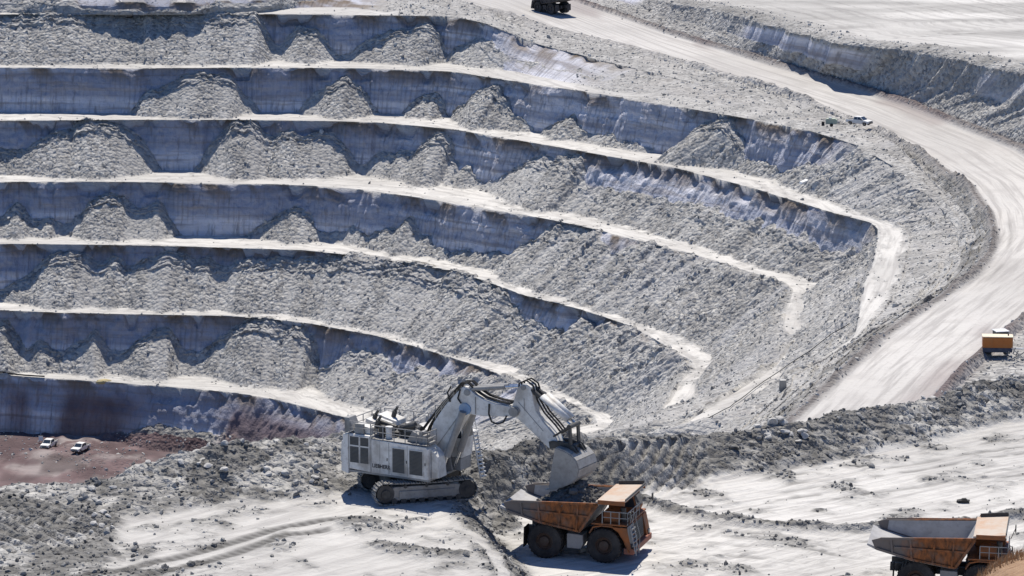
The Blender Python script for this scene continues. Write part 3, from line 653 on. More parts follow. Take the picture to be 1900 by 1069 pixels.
def sample_faces(V, Fq, wgt, n, seed):
    r = np.random.default_rng(seed)
    a = V[Fq[:, 0]]; b = V[Fq[:, 1]]; c = V[Fq[:, 2]]; d = V[Fq[:, 3]]
    area = .5 * np.linalg.norm(np.cross(c - a, d - b), axis=1) * wgt
    idx = r.choice(len(Fq), n, p=area / area.sum())
    u = r.uniform(size=(n, 1)); v = r.uniform(size=(n, 1))
    return (a[idx] * (1 - u) + b[idx] * u) * (1 - v) + (d[idx] * (1 - u) + c[idx] * u) * v
VP = Pp.reshape(-1, 3)
cen = VP[F].mean(1); cpx = px_of(cen)
wgt = np.where(ruq > .55, 1.0, np.where(ruq > .1, .35, 0.0)) * ((cpx > -140) & (cpx < 2020)) * np.where(cen[:, 1] > 395, 1, 0) * (cen[:, 1] < 900)
pos = sample_faces(VP, F, wgt, 30000, 5)
size = np.clip(rng.lognormal(math.log(.31), .42, len(pos)), .18, 1.3)
pos[:, 2] += size * .08
tag(link('pit_rubble', rock_mesh('pit_rubble', pos, size, M_rock, 6)), 'broken grey rock lying in talus piles on the pit terraces', 'rubble', kind='stuff')
cen2 = NPt[F2].mean(1)
wgt2 = np.where(ruq2 > .5, 1.0, np.where(ruq2 > .08, .12, .0005)) * (cen2[:, 1] < 296) * (np.abs(cen2[:, 0]) < 52) * (1 - .93 * np.clip(rib_m + .5 * rib_l, 0, 1)[F2].mean(1))
pos2 = sample_faces(NPt, F2, wgt2, 24000, 8)
size2 = np.clip(rng.lognormal(math.log(.18), .5, len(pos2)), .09, .7); ru_at = ru.reshape(GX.shape)[np.clip(np.searchsorted(ys, pos2[:, 1]) - 1, 0, len(ys) - 1), np.clip(((pos2[:, 0] - xs[0]) / .18).astype(int), 0, len(xs) - 1)]; size2 *= np.where(ru_at < .5, .55, 1.0); pos2[:, 2] += size2 * .1
tag(link('bench_rubble', rock_mesh('bench_rubble', pos2, size2, M_rockn, 9, dark=0.75 * tone.reshape(GX.shape)[np.clip(np.searchsorted(ys, pos2[:, 1]) - 1, 0, len(ys) - 1), np.clip(((pos2[:, 0] - xs[0]) / .18).astype(int), 0, len(xs) - 1)])), 'loose broken rock in the berms round the loading bench', 'rubble', kind='stuff')

# single big boulders one can point at on the near berms
def boulder_me(seed):
    r = random.Random(seed); bm = bmesh.new(); bmesh.ops.create_icosphere(bm, subdivisions=2, radius=.5)
    sx, sy, sz = r.uniform(.85, 1.3), r.uniform(.75, 1.1), r.uniform(.55, .85)
    planes = [(Vector((r.gauss(0, 1), r.gauss(0, 1), r.gauss(0, 1))).normalized(), r.uniform(.2, .38)) for _ in range(11)]
    for v in bm.verts:
        for nrm, dd in planes:
            k = v.co.dot(nrm) - dd
            if k > 0: v.co -= nrm * k
        v.co = Vector((v.co.x * sx, v.co.y * sy, v.co.z * sz)) * r.uniform(.97, 1.03)
    me = bpy.data.meshes.new('boulder'); bm.to_mesh(me); bm.free(); me.materials.append(M_boulder); return me
t_ = NT('pale_boulder'); p_ = t_.n('ShaderNodeNewGeometry').outputs['Position']
M_boulder = t_.done(t_.mix(t_.mapr(t_.noise(p_, 2.5, 4, .7), .35, .7, 0, 1), (.56, .55, .535), (.34, .335, .325)), .95, t_.bump(t_.noise(p_, 6, 4, .7), .8, .06), spec=.1)
b_mes = [boulder_me(k) for k in range(9)]
def boulders(spots, label, group, seed):
    r = random.Random(seed)
    for k, (bx, by, bz, s) in enumerate(spots):
        g = ground_at(bx, by, bz); o = link('boulder', b_mes[r.randrange(9)])
        o.location = (g[0], g[1], float(near_z(np.array([g[0]]), np.array([g[1]]))[0]) + s * .12); o.scale = (s, s, s); o.rotation_euler = (r.uniform(-.4, .4), r.uniform(-.4, .4), r.uniform(0, 6.28))
        tag(o, label, 'boulder', group)
r_ = random.Random(3)
boulders([(1425 + r_.uniform(-22, 70), 800 + r_.uniform(-8, 34), -1.6, r_.uniform(.6, 1.25)) for _ in range(26)], 'pale angular boulder tumbled down the berm in front of the haul road', 'boulders on the berm below the haul road', 4)
boulders([(1500 + r_.uniform(0, 380), 0, -1.9, r_.uniform(.45, .85)) if False else (lambda t: (1520 + 370 * t, 812 - 62 * t + r_.uniform(-10, 8), -2.2, r_.uniform(.4, .8)))(r_.random()) for _ in range(22)], 'smaller pale rock at the foot of the right hand berm', 'rocks along the foot of the right berm', 5)
boulders([(270 + r_.uniform(0, 350), 868 + r_.uniform(-8, 34), .6, r_.uniform(.5, 1.05)) for _ in range(26)], 'pale boulder in the rubble bank behind the bright platform', 'boulders in the bank left of the excavator', 6)
boulders([(165 + r_.uniform(0, 55), 915 + r_.uniform(0, 80), .3, r_.uniform(.5, 1.0)) for _ in range(12)], 'pale boulder along the left edge of the bright platform', 'boulders at the left platform edge', 7)
# ------------------------------------------------------------------ mesh builder for machines
class MB:
    def __init__(s): s.v = []; s.f = []
    def add(s, vs, fs):
        b = len(s.v); s.v += [tuple(v) for v in vs]; s.f += [tuple(b + i for i in f) for f in fs]; return s
    def box(s, x0, x1, y0, y1, z0, z1):
        return s.add([(x0, y0, z0), (x1, y0, z0), (x1, y1, z0), (x0, y1, z0), (x0, y0, z1), (x1, y0, z1), (x1, y1, z1), (x0, y1, z1)],
                     [(0, 3, 2, 1), (4, 5, 6, 7), (0, 1, 5, 4), (1, 2, 6, 5), (2, 3, 7, 6), (3, 0, 4, 7)])
    def prism(s, poly, y0, y1):
        """polygon of (x, z), extruded along y"""
        n = len(poly)
        return s.add([(x, y0, z) for x, z in poly] + [(x, y1, z) for x, z in poly],
                     [tuple(range(n)), tuple(range(2 * n - 1, n - 1, -1))] + [(i, i + n, (i + 1) % n + n, (i + 1) % n) for i in range(n)])
    def prism_z(s, poly, z0, z1):
        n = len(poly)
        return s.add([(x, y, z0) for x, y in poly] + [(x, y, z1) for x, y in poly],
                     [tuple(range(n - 1, -1, -1)), tuple(range(n, 2 * n))] + [(i, (i + 1) % n, (i + 1) % n + n, i + n) for i in range(n)])
    def hexa(s, lo, hi):
        """eight corners: four below, four above"""
        return s.add(list(lo) + list(hi), [(3, 2, 1, 0), (4, 5, 6, 7), (0, 1, 5, 4), (1, 2, 6, 5), (2, 3, 7, 6), (3, 0, 4, 7)])
    def bar(s, p, q, w, h=None, up=(0, 0, 1)):
        p = Vector(p); q = Vector(q); d = (q - p).normalized(); u = Vector(up)
        if abs(d.dot(u)) > .97: u = Vector((1, 0, 0))
        a = d.cross(u).normalized(); b = a.cross(d).normalized(); h = w if h is None else h
        o = [a * (i * w / 2) + b * (j * h / 2) for i, j in ((-1, -1), (1, -1), (1, 1), (-1, 1))]
        return s.hexa([p + k for k in o], [q + k for k in o])
    def cyl(s, p, q, r, r2=None, n=14):
        p = Vector(p); q = Vector(q); d = (q - p).normalized(); u = Vector((0, 0, 1)) if abs(d.z) < .9 else Vector((1, 0, 0))
        a = d.cross(u).normalized(); b = a.cross(d).normalized(); r2 = r if r2 is None else r2
        vs = [p + (a * math.cos(6.28319 * i / n) + b * math.sin(6.28319 * i / n)) * r for i in range(n)] + [q + (a * math.cos(6.28319 * i / n) + b * math.sin(6.28319 * i / n)) * r2 for i in range(n)]
        return s.add(vs, [tuple(range(n - 1, -1, -1)), tuple(range(n, 2 * n))] + [(i, (i + 1) % n, (i + 1) % n + n, i + n) for i in range(n)])
    def tube(s, pts, r, n=7):
        for a, b in zip(pts[:-1], pts[1:]): s.cyl(a, b, r, n=n)
        return s
    def lathe_y(s, prof, c=(0, 0, 0), n=28):
        """profile of (radius, y) turned about the y axis through c"""
        m = len(prof); vs = []
        for i in range(n):
            a = 6.283185 * i / n
            for r, y in prof: vs.append((c[0] + r * math.cos(a), c[1] + y, c[2] + r * math.sin(a)))
        return s.add(vs, [(i * m + j, i * m + j + 1, ((i + 1) % n) * m + j + 1, ((i + 1) % n) * m + j) for i in range(n) for j in range(m - 1)])
    def rails(s, pts, h=1.05, step=1.3, r=.028, mid=True):
        """guard rail: posts, top rail and knee rail along a polyline"""
        for a, b in zip(pts[:-1], pts[1:]):
            a = Vector(a); b = Vector(b); k = max(1, round((b - a).length / step)); z = Vector((0, 0, h))
            s.bar(a + z, b + z, 2 * r); 
            if mid: s.bar(a + z * .52, b + z * .52, 1.6 * r)
            for i in range(k + 1):
                p = a + (b - a) * (i / k); s.bar(p, p + z, 2 * r)
        return s
    def mesh(s, name, mat, smooth_=False):
        me = bpy.data.meshes.new(name); me.from_pydata(s.v, [], s.f); me.materials.append(mat)
        bm = bmesh.new(); bm.from_mesh(me); bmesh.ops.recalc_face_normals(bm, faces=bm.faces); bm.to_mesh(me); bm.free()
        if smooth_: me.polygons.foreach_set('use_smooth', [True] * len(me.polygons))
        me.update(); return me
    def build(s, name, mat, parent=None, bevel=0.0, smooth_=False, loc=None):
        o = link(name, s.mesh(name, mat, smooth_), parent)
        if loc is not None: o.location = loc
        if bevel:
            m = o.modifiers.new('bevel', 'BEVEL'); m.width = bevel; m.segments = 2; m.limit_method = 'ANGLE'; m.angle_limit = .6
        return o
def empty(name, loc=(0, 0, 0), rz=0.0, parent=None):
    o = bpy.data.objects.new(name, None); COL.objects.link(o); o.location = loc; o.rotation_euler = (0, 0, rz); o.empty_display_size = .5
    if parent is not None: o.parent = parent
    return o
def copy_tree(o, parent=None):
    c = o.copy(); COL.objects.link(c); c.parent = parent
    if parent is not None: c.matrix_parent_inverse = o.matrix_parent_inverse
    for ch in list(o.children): copy_tree(ch, c)
    return c

M_white = plain('machine_white', (0.72, 0.715, 0.70), .5, dirt=(0.33, 0.305, 0.275), dirt_amt=.8, scale=.6)
M_grey = plain('machine_grey', (0.30, 0.30, 0.30), .6, dirt=(0.20, 0.19, 0.18), dirt_amt=.6)
M_dark = plain('dark_steel', (0.035, 0.035, 0.037), .55, dirt=(0.12, 0.115, 0.105), dirt_amt=.6)
M_black = plain('black_rubber', (0.018, 0.018, 0.019), .8, dirt=(0.07, 0.066, 0.06), dirt_amt=.6)
M_tyre = plain('dusty_tyre', (0.02, 0.02, 0.022), .85, dirt=(0.085, 0.08, 0.075), dirt_amt=.7, scale=.9)
M_louvre = plain('louvre_grey', (0.13, 0.125, 0.115), .65, dirt=(0.22, 0.21, 0.19), dirt_amt=.5)
M_steel = plain('worn_steel', (0.36, 0.355, 0.345), .5, .35, dirt=(0.20, 0.185, 0.165), dirt_amt=.8, scale=.8)
M_track = plain('track_steel', (0.22, 0.215, 0.205), .7, .2, dirt=(0.36, 0.35, 0.33), dirt_amt=.8, scale=1.5)
M_chrome = plain('cylinder_rod', (0.62, 0.62, 0.62), .22, .9, dirt_amt=.2)
M_blue = plain('blue_hub', (0.20, 0.33, 0.52), .5, dirt=(.36, .38, .4), dirt_amt=.5)
t_ = NT('cab_glass'); M_glass = t_.done((0.03, 0.04, 0.055), .08, spec=.8)
M_orange = plain('worn_orange', (0.30, 0.095, 0.022), .6, dirt=(0.095, 0.058, 0.04), dirt_amt=1.0, scale=.55)
t_ = NT('dump_body_paint'); tc_ = t_.n('ShaderNodeTexCoord').outputs['Object']          # orange, scraped and dusty towards the tail and the rim
sx_ = t_.n('ShaderNodeSeparateXYZ'); t_.l(tc_, sx_.inputs[0])
n1_ = t_.noise(tc_, .8, 5, .65); n2_ = t_.noise(t_.scalev(tc_, (1, 1, .45)), 3.2, 4, .65)
c_ = t_.mix(t_.mapr(n2_, .38, .66, 0, 1), (0.31, 0.105, 0.03), (0.075, 0.035, 0.018))
c_ = t_.mix(t_.mapr(n1_, .5, .68, 0, .75), c_, (.155, .11, .085))
wear_ = t_.math('ADD', t_.mapr(sx_.outputs[0], -2.4, .7, 1.0, 0), t_.math('MULTIPLY', n1_, .9)); c_ = t_.mix(t_.mapr(wear_, .55, 1.0, 0, .93), c_, (.15, .138, .132))
M_body = t_.done(c_, .65, t_.bump(n2_, .4, .03))
M_canopy = plain('dusty_canopy', (0.46, 0.40, 0.345), .75, dirt=(0.45, 0.24, 0.12), dirt_amt=.55, scale=.5)
M_bed = plain('scoured_bed', (0.40, 0.40, 0.41), .6, .0, dirt=(0.22, 0.21, 0.205), dirt_amt=.7, scale=.6)
M_rust = plain('rusty_red', (0.30, 0.10, 0.06), .7, dirt=(.18, .1, .07), dirt_amt=.7)
M_letter = plain('dark_lettering', (0.03, 0.03, 0.035), .6, dirt_amt=.2)

# ------------------------------------------------------------------ the excavator
EX = ground_at(775, 918, 0.0); EXH = math.radians(-29)
ex = empty('excavator', (EX[0], EX[1], 0.0), EXH)
tag(ex, 'large white crawler excavator with raised boom standing on the near bench', 'excavator')
UH = math.radians(45)                        # the undercarriage points elsewhere than the house
def spin(o, a=UH): o.rotation_euler = (0, 0, a); return o
cb = MB(); cb.prism_z([(-1.9, -1.7), (1.9, -1.7), (2.2, 0), (1.9, 1.7), (-1.9, 1.7), (-2.2, 0)], .75, 1.45); cb.box(-1.5, -.7, -2.6, 2.6, .55, 1.25); cb.box(.7, 1.5, -2.6, 2.6, .55, 1.25)
spin(cb.build('carbody', M_dark, ex, .03))
MB().cyl((0, 0, 1.4), (0, 0, 2.06), 1.75, n=36).build('slew_ring', M_dark, ex)
# track loop path (x along, z up)
RA, RB, LT = .84, .80, 6.6
def loop_point(s):
    top = LT; arc1 = math.pi * RB; arc2 = math.pi * RA; per = 2 * LT + arc1 + arc2; s %= per
    if s < LT: t = s / LT; return (-LT / 2 + s, RA * 2 + .12 + (RB - RA) * 2 * t - .10 * math.sin(math.pi * t), 0.0)
    s -= LT
    if s < arc1: a = math.pi / 2 - s / RB; return (LT / 2 + RB * math.cos(a), .12 + RB + RB * math.sin(a), math.pi / 2 - a)
    s -= arc1
    if s < LT: return (LT / 2 - s, .12, math.pi)
    s -= LT; a = -math.pi / 2 - s / RA; return (-LT / 2 + RA * math.cos(a), .12 + RA + RA * math.sin(a), math.pi + s / RA)
PER = 2 * LT + math.pi * (RA + RB)
shoe_me = MB().box(-.19, .19, -.5, .5, -.03, .05).box(-.16, -.11, -.5, .5, .05, .13).box(.06, .10, -.5, .5, .05, .10).mesh('track_shoe', M_track)
for sy in (-1, 1):
    tr = empty('track', (0, 0, 0), UH, ex); yc = sy * 2.45
    fr = MB(); fr.prism([(x * 1.05, z * 1.13) for x, z in ((-3.3, .35), (3.2, .35), (3.55, .7), (3.3, 1.05), (2.2, 1.28), (-2.4, 1.30), (-3.4, 1.1), (-3.6, .8))], yc - .36, yc + .36)
    fr.prism([(-2.2, .5), (2.3, .5), (2.3, 1.12), (-2.2, 1.14)], yc - .47, yc + .47)
    fr.build('track_frame', M_steel, tr, .04)
    MB().cyl((-LT / 2, yc - .42, .12 + RA), (-LT / 2, yc + .42, .12 + RA), .71, n=22).cyl((-LT / 2, yc - .54, .12 + RA), (-LT / 2, yc + .54, .12 + RA), .36, n=18).build('drive_sprocket', M_dark, tr, .02)
    MB().cyl((LT / 2, yc - .40, .12 + RB), (LT / 2, yc + .40, .12 + RB), .69, n=22).cyl((LT / 2, yc - .5, .12 + RB), (LT / 2, yc + .5, .12 + RB), .22, n=14).build('idler_wheel', M_dark, tr, .02)
    rl_me = MB().cyl((0, -.42, 0), (0, .42, 0), .23, n=14).mesh('roller', M_dark)
    for k in range(8):
        o = link('roller', rl_me, tr); o.location = (-2.6 + k * .74, yc, .36)
    for k in range(3):
        o = link('roller', rl_me, tr); o.location = (-1.7 + k * 1.7, yc, 1.46); o.scale = (.6, 1, .6)
    ns = 42
    for k in range(ns):
        x, z, a = loop_point(k * PER / ns); o = link('track_shoe', shoe_me, tr); o.location = (x, yc, z); o.rotation_euler = (0, a, 0)
# house
hs = MB(); hs.box(-4.75, .9, -1.2, 2.75, 2.1, 4.35); hs.box(.9, 1.4, -1.2, -.9, 2.1, 4.2)
hs.build('machinery_house', M_white, ex, .05)
rp = MB(); rp.prism([(-2.62, 2.08), (2.62, 2.08), (2.62, 4.5), (2.35, 4.68), (-2.62, 4.78)], -2.75, -1.22); rp.build('side_housing', M_white, ex, .05)
rr = MB(); rr.prism([(-4.62, 2.2), (-2.64, 2.1), (-2.64, 5.02), (-4.62, 5.02)], -2.78, -1.22); rr.build('rear_side_housing', M_white, ex, .05)
cw = MB(); cw.prism([(-5.35, 1.95), (-4.66, 1.75), (-4.66, 5.05), (-5.15, 4.95)], -2.85, 2.85); cw.prism([(-5.8, 2.6), (-5.3, 2.1), (-5.2, 4.3), (-5.7, 4.2)], -2.2, 2.2); cw.build('counterweight', M_white, ex, .08)
fp = MB(); fp.prism([(2.64, 2.1), (3.35, 2.25), (3.2, 3.9), (2.64, 4.5)], -2.35, -1.15); fp.build('front_housing', M_white, ex, .05)
bp = MB(); bp.box(-4.7, 2.6, -2.7, 2.7, 1.92, 2.09); bp.prism([(.6, 2.09), (2.75, 2.09), (2.5, 3.4), (1.6, 3.5), (.7, 2.9)], -.98, -.72); bp.prism([(.6, 2.09), (2.75, 2.09), (2.5, 3.4), (1.6, 3.5), (.7, 2.9)], .72, .98); bp.build('swing_frame', M_grey, ex, .03)
def louvre(x0, x1, z0, z1, y=-2.79):
    l = MB(); l.box(x0, x1, y, y + .02, z0, z1)
    k = int((z1 - z0) / .105)
    for i in range(k):
        z = z0 + .03 + i * (z1 - z0 - .03) / k; l.hexa([(x0 + .03, y - .055, z), (x1 - .03, y - .055, z), (x1 - .03, y, z + .04), (x0 + .03, y, z + .04)], [(x0 + .03, y - .055, z + .025), (x1 - .03, y - .055, z + .025), (x1 - .03, y, z + .065), (x0 + .03, y, z + .065)])
    o = l.build('louvre', M_louvre, ex)
    f = MB(); w = .05; f.box(x0 - w, x1 + w, y - .03, y + .012, z1, z1 + w); f.box(x0 - w, x1 + w, y - .03, y + .012, z0 - w, z0); f.box(x0 - w, x0, y - .03, y + .012, z0, z1); f.box(x1, x1 + w, y - .03, y + .012, z0, z1)
    f.build('louvre_frame', M_white, o); return o
louvre(-4.5, -3.68, 2.75, 4.05, -2.82); louvre(-3.55, -2.78, 2.75, 4.05, -2.82)
louvre(-4.5, -3.68, 4.16, 4.85, -2.82); louvre(-3.55, -2.78, 4.16, 4.85, -2.82)
louvre(-.62, .50, 2.38, 4.32); louvre(.92, 2.12, 2.38, 4.32)
for sx0, sx1, sz1 in ((-.98, -.95, 4.7), (.69, .72, 4.6), (-2.635, -2.60, 4.7), (-1.8, -1.79, 4.7)): MB().box(sx0, sx1, -2.775, -2.752, 2.15, sz1).build('panel_seam', M_grey, ex)
for hx_ in (-1.15, .62, 2.3): MB().box(hx_, hx_ + .05, -2.80, -2.752, 3.2, 3.42).build('door_handle', M_dark, ex)
fc = bpy.data.curves.new('lettering', 'FONT'); fc.body = 'LIEBHERR'; fc.size = .42; fc.extrude = .006; fc.offset = .012; fc.space_character = 1.08; fc.align_x = 'LEFT'
fo = bpy.data.objects.new('lettering_tmp', fc); COL.objects.link(fo)
dg = bpy.context.evaluated_depsgraph_get(); lm = bpy.data.meshes.new_from_object(fo.evaluated_get(dg)); bpy.data.objects.remove(fo); lm.materials.clear(); lm.materials.append(M_letter)
lt = link('lettering', lm, ex); wx_ = max(v.co.x for v in lm.vertices); lt.location = (-2.5, -2.765, 2.55); lt.rotation_euler = (math.pi / 2, 0, 0); lt.scale = (1.66 / wx_, 1, 1)
# deck: two engines with hoods, mufflers, filters, coolers, hoses
deck = MB(); deck.box(-2.6, 2.5, -2.72, -1.25, 4.79, 4.84); deck.box(-4.7, .85, -1.2, 2.7, 4.36, 4.41); deck.build('walkway', M_grey, ex)
eh = MB(); eh.prism([(-4.5, 5.04), (-2.75, 5.04), (-2.9, 5.55), (-4.3, 5.75)], -2.3, -1.3); eh.prism([(-4.5, 4.42), (-2.3, 4.42), (-2.5, 5.5), (-4.2, 5.9)], -.9, .5); eh.prism([(-4.5, 4.42), (-2.3, 4.42), (-2.5, 5.5), (-4.2, 5.9)], .9, 2.4); eh.build('engine_hood', M_white, ex, .05)
ac = MB(); ac.prism([(-5.0, 5.0), (-4.3, 5.3), (-4.75, 6.25), (-5.15, 6.25)], -2.6, -1.5); ac.box(-4.2, -3.4, -2.6, -2.35, 5.05, 5.85); ac.build('intake_cowl', M_grey, ex, .03)
for (mx, my) in ((-3.9, -.2), (-3.2, 1.6), (-2.7, -1.75)):
    MB().cyl((mx, my, 5.5), (mx + .2, my, 6.15), .2, n=14).cyl((mx + .2, my, 6.15), (mx + .45, my, 6.5), .11, n=10).build('exhaust_pipe', M_dark, ex, smooth_=False)
for k, (mx, my, mz) in enumerate(((-2.1, -1.9, 5.2), (-1.45, -1.9, 5.2), (-2.0, -.5, 5.0), (-1.2, .8, 5.0))):
    MB().cyl((mx, my, mz - .4), (mx, my, mz + .45), .26, n=16).cyl((mx, my, mz + .45), (mx, my, mz + .56), .3, n=16).build('air_filter', M_white if k % 2 else M_dark, ex)
MB().prism([(-1.0, 4.85), (.6, 4.85), (.45, 5.6), (-.4, 5.95)], -1.15, .1).build('hydraulic_cooler', M_dark, ex, .03)
MB().box(-2.5, -1.1, -1.1, 2.3, 4.42, 5.15).build('pump_cover', M_dark, ex, .04)
MB().box(-.9, .7, .3, 2.6, 4.42, 5.3).build('hydraulic_tank', M_white, ex, .05)
MB().cyl((-2.9, -1.2, 5.9), (-1.2, -1.2, 5.55), .22, n=14).cyl((-1.0, -1.1, 5.45), (.5, -1.1, 5.95), .24, n=14).build('muffler', M_dark, ex)
MB().prism([(.4, 4.86), (2.2, 4.86), (2.1, 5.25), (.9, 5.75)], -2.3, -1.5).build('deck_locker', M_grey, ex, .04)
rl = MB(); rl.rails([(-4.6, -2.72, 5.02), (-2.66, -2.72, 5.02)], 1.0); rl.rails([(-2.55, -2.68, 4.84), (2.5, -2.68, 4.84), (2.5, -1.3, 4.84)], 1.05, 1.0)
rl.rails([(-5.0, -2.7, 5.0), (-5.0, 2.7, 5.0)], 1.0); rl.rails([(-4.6, 2.65, 4.4), (.8, 2.65, 4.4)], 1.6); rl.rails([(.85, -1.15, 4.84), (-.9, -1.15, 4.84)], 1.0); rl.rails([(-2.66, -2.7, 5.02), (-2.66, -1.3, 5.02)], 1.0)
rl.build('guard_rail', M_grey, ex)
ls = MB()
for k in range(4): ls.box(1.55 + k * .28, 1.8 + k * .28, -2.35, -1.55, 4.86 + .0, 5.75 - k * .24)
ls.build('deck_step', M_grey, ex)
# cab on the far side, with its ladder
cab = MB(); cab.prism([(.95, 3.1), (3.35, 3.1), (3.5, 4.6), (3.25, 6.35), (.95, 6.45)], 1.15, 2.85); cabo = cab.build('cab', M_white, ex, .06)
MB().prism([(1.3, 4.7), (3.38, 4.7), (3.2, 6.1), (1.3, 6.15)], 1.135, 1.15).prism([(1.3, 4.7), (3.38, 4.7), (3.2, 6.1), (1.3, 6.15)], 2.85, 2.865).hexa([(3.47, 1.25, 4.7), (3.50, 1.25, 4.7), (3.50, 2.75, 4.7), (3.47, 2.75, 4.7)], [(3.28, 1.25, 6.15), (3.31, 1.25, 6.15), (3.31, 2.75, 6.15), (3.28, 2.75, 6.15)]).build('cab_window', M_glass, cabo)
MB().box(.9, 3.6, 1.1, 2.9, 6.46, 6.55).rails([(.95, 1.2, 6.55), (3.5, 1.2, 6.55), (3.5, 2.8, 6.55)], .6, .8).build('cab_roof_guard', M_grey, cabo)
for y_ in (1.35, 2.0, 2.65): MB().box(3.4, 3.55, y_ - .13, y_ + .13, 6.56, 6.78).build('work_light', M_glass, cabo)
MB().box(.95, 3.3, 1.1, 2.8, 2.1, 3.08).build('cab_riser', M_grey, ex, .04)
ld = MB()
for y_ in (2.95, 3.6): ld.bar((3.35, y_, 4.9), (4.05, y_, 1.15), .09); ld.bar((3.35, y_, 4.9), (3.1, y_, 5.9), .06)
for k in range(12): t = k / 11; ld.box(3.3 + .7 * t, 3.55 + .7 * t, 2.95, 3.6, 4.8 - 3.5 * t, 4.86 - 3.5 * t)
ld.box(2.6, 3.5, 2.9, 3.65, 4.86, 4.94)
ld.build('boarding_ladder', M_white, ex)
# boom (profile in x, z), two side plates wide as a box section
boom_p = [(1.45, 2.15), (2.15, 2.1), (2.5, 3.3), (3.45, 5.2), (4.55, 7.05), (5.1, 7.3), (6.4, 7.25), (7.7, 7.4), (8.9, 7.55), (9.35, 7.85), (9.3, 8.25), (8.7, 8.42), (7.4, 8.5), (6.4, 8.72), (5.6, 9.1), (5.0, 9.55), (4.45, 9.62), (3.85, 8.95), (2.85, 7.75), (1.85, 6.2), (1.25, 4.6), (1.15, 3.0)]
bo = MB(); bo.prism(boom_p, -.62, .62); boom = bo.build('boom', M_white, ex, .05)
MB().cyl((4.72, -.74, 7.72), (4.72, .74, 7.72), .52, n=24).build('boom_hub', M_blue, boom, .02)
MB().cyl((9.05, -.78, 8.0), (9.05, .78, 8.0), .42, n=22).cyl((1.8, -.98, 2.6), (1.8, .98, 2.6), .32, n=18).cyl((4.9, -.7, 9.2), (4.9, .7, 9.2), .28, n=16).build('boom_pin', M_grey, boom)
sr = MB(); sr.bar((5.65, -.645, 7.4), (5.65, -.645, 8.9), .12, .05); sr.bar((2.2, -.64, 4.4), (4.3, -.64, 7.3), .05, .04); sr.build('boom_rib', M_grey, boom)
hz = MB()
for y_ in (-.45, -.25, .25, .45):
    hz.tube([(.4, y_ * 2, 4.6), (.9, y_ * 1.6, 5.6), (1.6, y_, 6.6), (2.6, y_, 7.95), (3.7, y_, 9.2), (4.3, y_, 9.95), (4.9, y_, 10.0), (5.6, y_, 9.4), (6.4, y_, 8.95), (7.6, y_, 8.7), (8.6, y_, 8.62), (9.0, y_, 8.9)], .075, 6)
hz.tube([(6.9, -.7, 8.45), (6.95, -.85, 7.6), (7.2, -.85, 6.95), (7.7, -.85, 6.8), (8.2, -.8, 7.0), (8.45, -.7, 7.6)], .07, 6)
hz.tube([(3.4, -.68, 8.2), (3.2, -.75, 9.0), (3.5, -.7, 9.6)], .06, 6).tube([(4.3, -.66, 9.4), (4.1, -.72, 8.6), (4.4, -.72, 8.2)], .06, 6)
hz.build('hydraulic_hose', M_black, boom)
hd = MB()
for k in range(7): hd.bar((3.1 + k * .22, -.5 + .12 * (k % 3), 8.1 + k * .2), (3.2 + k * .22, -.5 + .12 * ((k + 1) % 3), 8.65 + k * .2), .05)
hd.rails([(2.0, -.55, 6.5), (3.6, -.55, 8.7)], .5, .8, .03); hd.build('boom_pipework', M_steel, boom)
for sy in (-1, 1):
    c = empty('boom_cylinder', (0, 0, 0), 0, ex); y_ = sy * 1.02
    MB().cyl((2.75, y_, 2.35), (3.45, y_, 4.1), .13, n=14).build('piston_rod', M_chrome, c)
    MB().cyl((3.3, y_, 3.75), (4.72, y_, 7.55), .27, n=18).build('cylinder_barrel', M_grey, c)
for sy in (-1, 1):
    c = empty('stick_cylinder', (0, 0, 0), 0, ex); y_ = sy * .33
    MB().cyl((4.95, y_, 9.45), (8.1, y_, 10.0), .21, n=16).build('cylinder_barrel', M_grey, c)
    MB().cyl((8.0, y_, 9.98), (9.75, y_, 10.25), .11, n=12).build('piston_rod', M_chrome, c)
stick_p = [(8.75, 8.0), (8.9, 7.72), (9.25, 7.45), (10.0, 6.9), (11.2, 5.95), (12.1, 5.3), (12.75, 5.3), (12.95, 5.75), (12.5, 6.45), (11.5, 7.45), (11.0, 8.2), (10.75, 8.9), (10.6, 9.8), (10.45, 10.3), (10.1, 10.5), (9.65, 10.45), (9.3, 10.1), (9.05, 9.2)]
sk = MB(); sk.prism(stick_p, -.55, .55); stick = sk.build('stick', M_white, ex, .05)
MB().cyl((9.2, -.66, 8.1), (9.2, .66, 8.1), .36, n=22).cyl((12.5, -.7, 5.65), (12.5, .7, 5.65), .3, n=18).cyl((9.85, -.62, 10.2), (9.85, .62, 10.2), .22, n=16).build('stick_pin', M_grey, stick)
MB().bar((9.4, -.565, 8.9), (11.6, -.565, 6.6), .06, .03).bar((9.9, -.565, 9.3), (9.95, -.565, 8.2), .05, .03).build('stick_rib', M_grey, stick)
sh_ = MB()
for y_ in (-.42, 0, .42): sh_.tube([(9.3, y_, 9.0), (9.4, y_, 10.5), (10.0, y_, 10.85), (10.6, y_, 10.5), (11.0, y_, 9.2), (11.6, y_, 8.2), (12.6, y_, 7.2), (13.1, y_, 6.6)], .07, 6)
sh_.build('hydraulic_hose', M_black, stick)
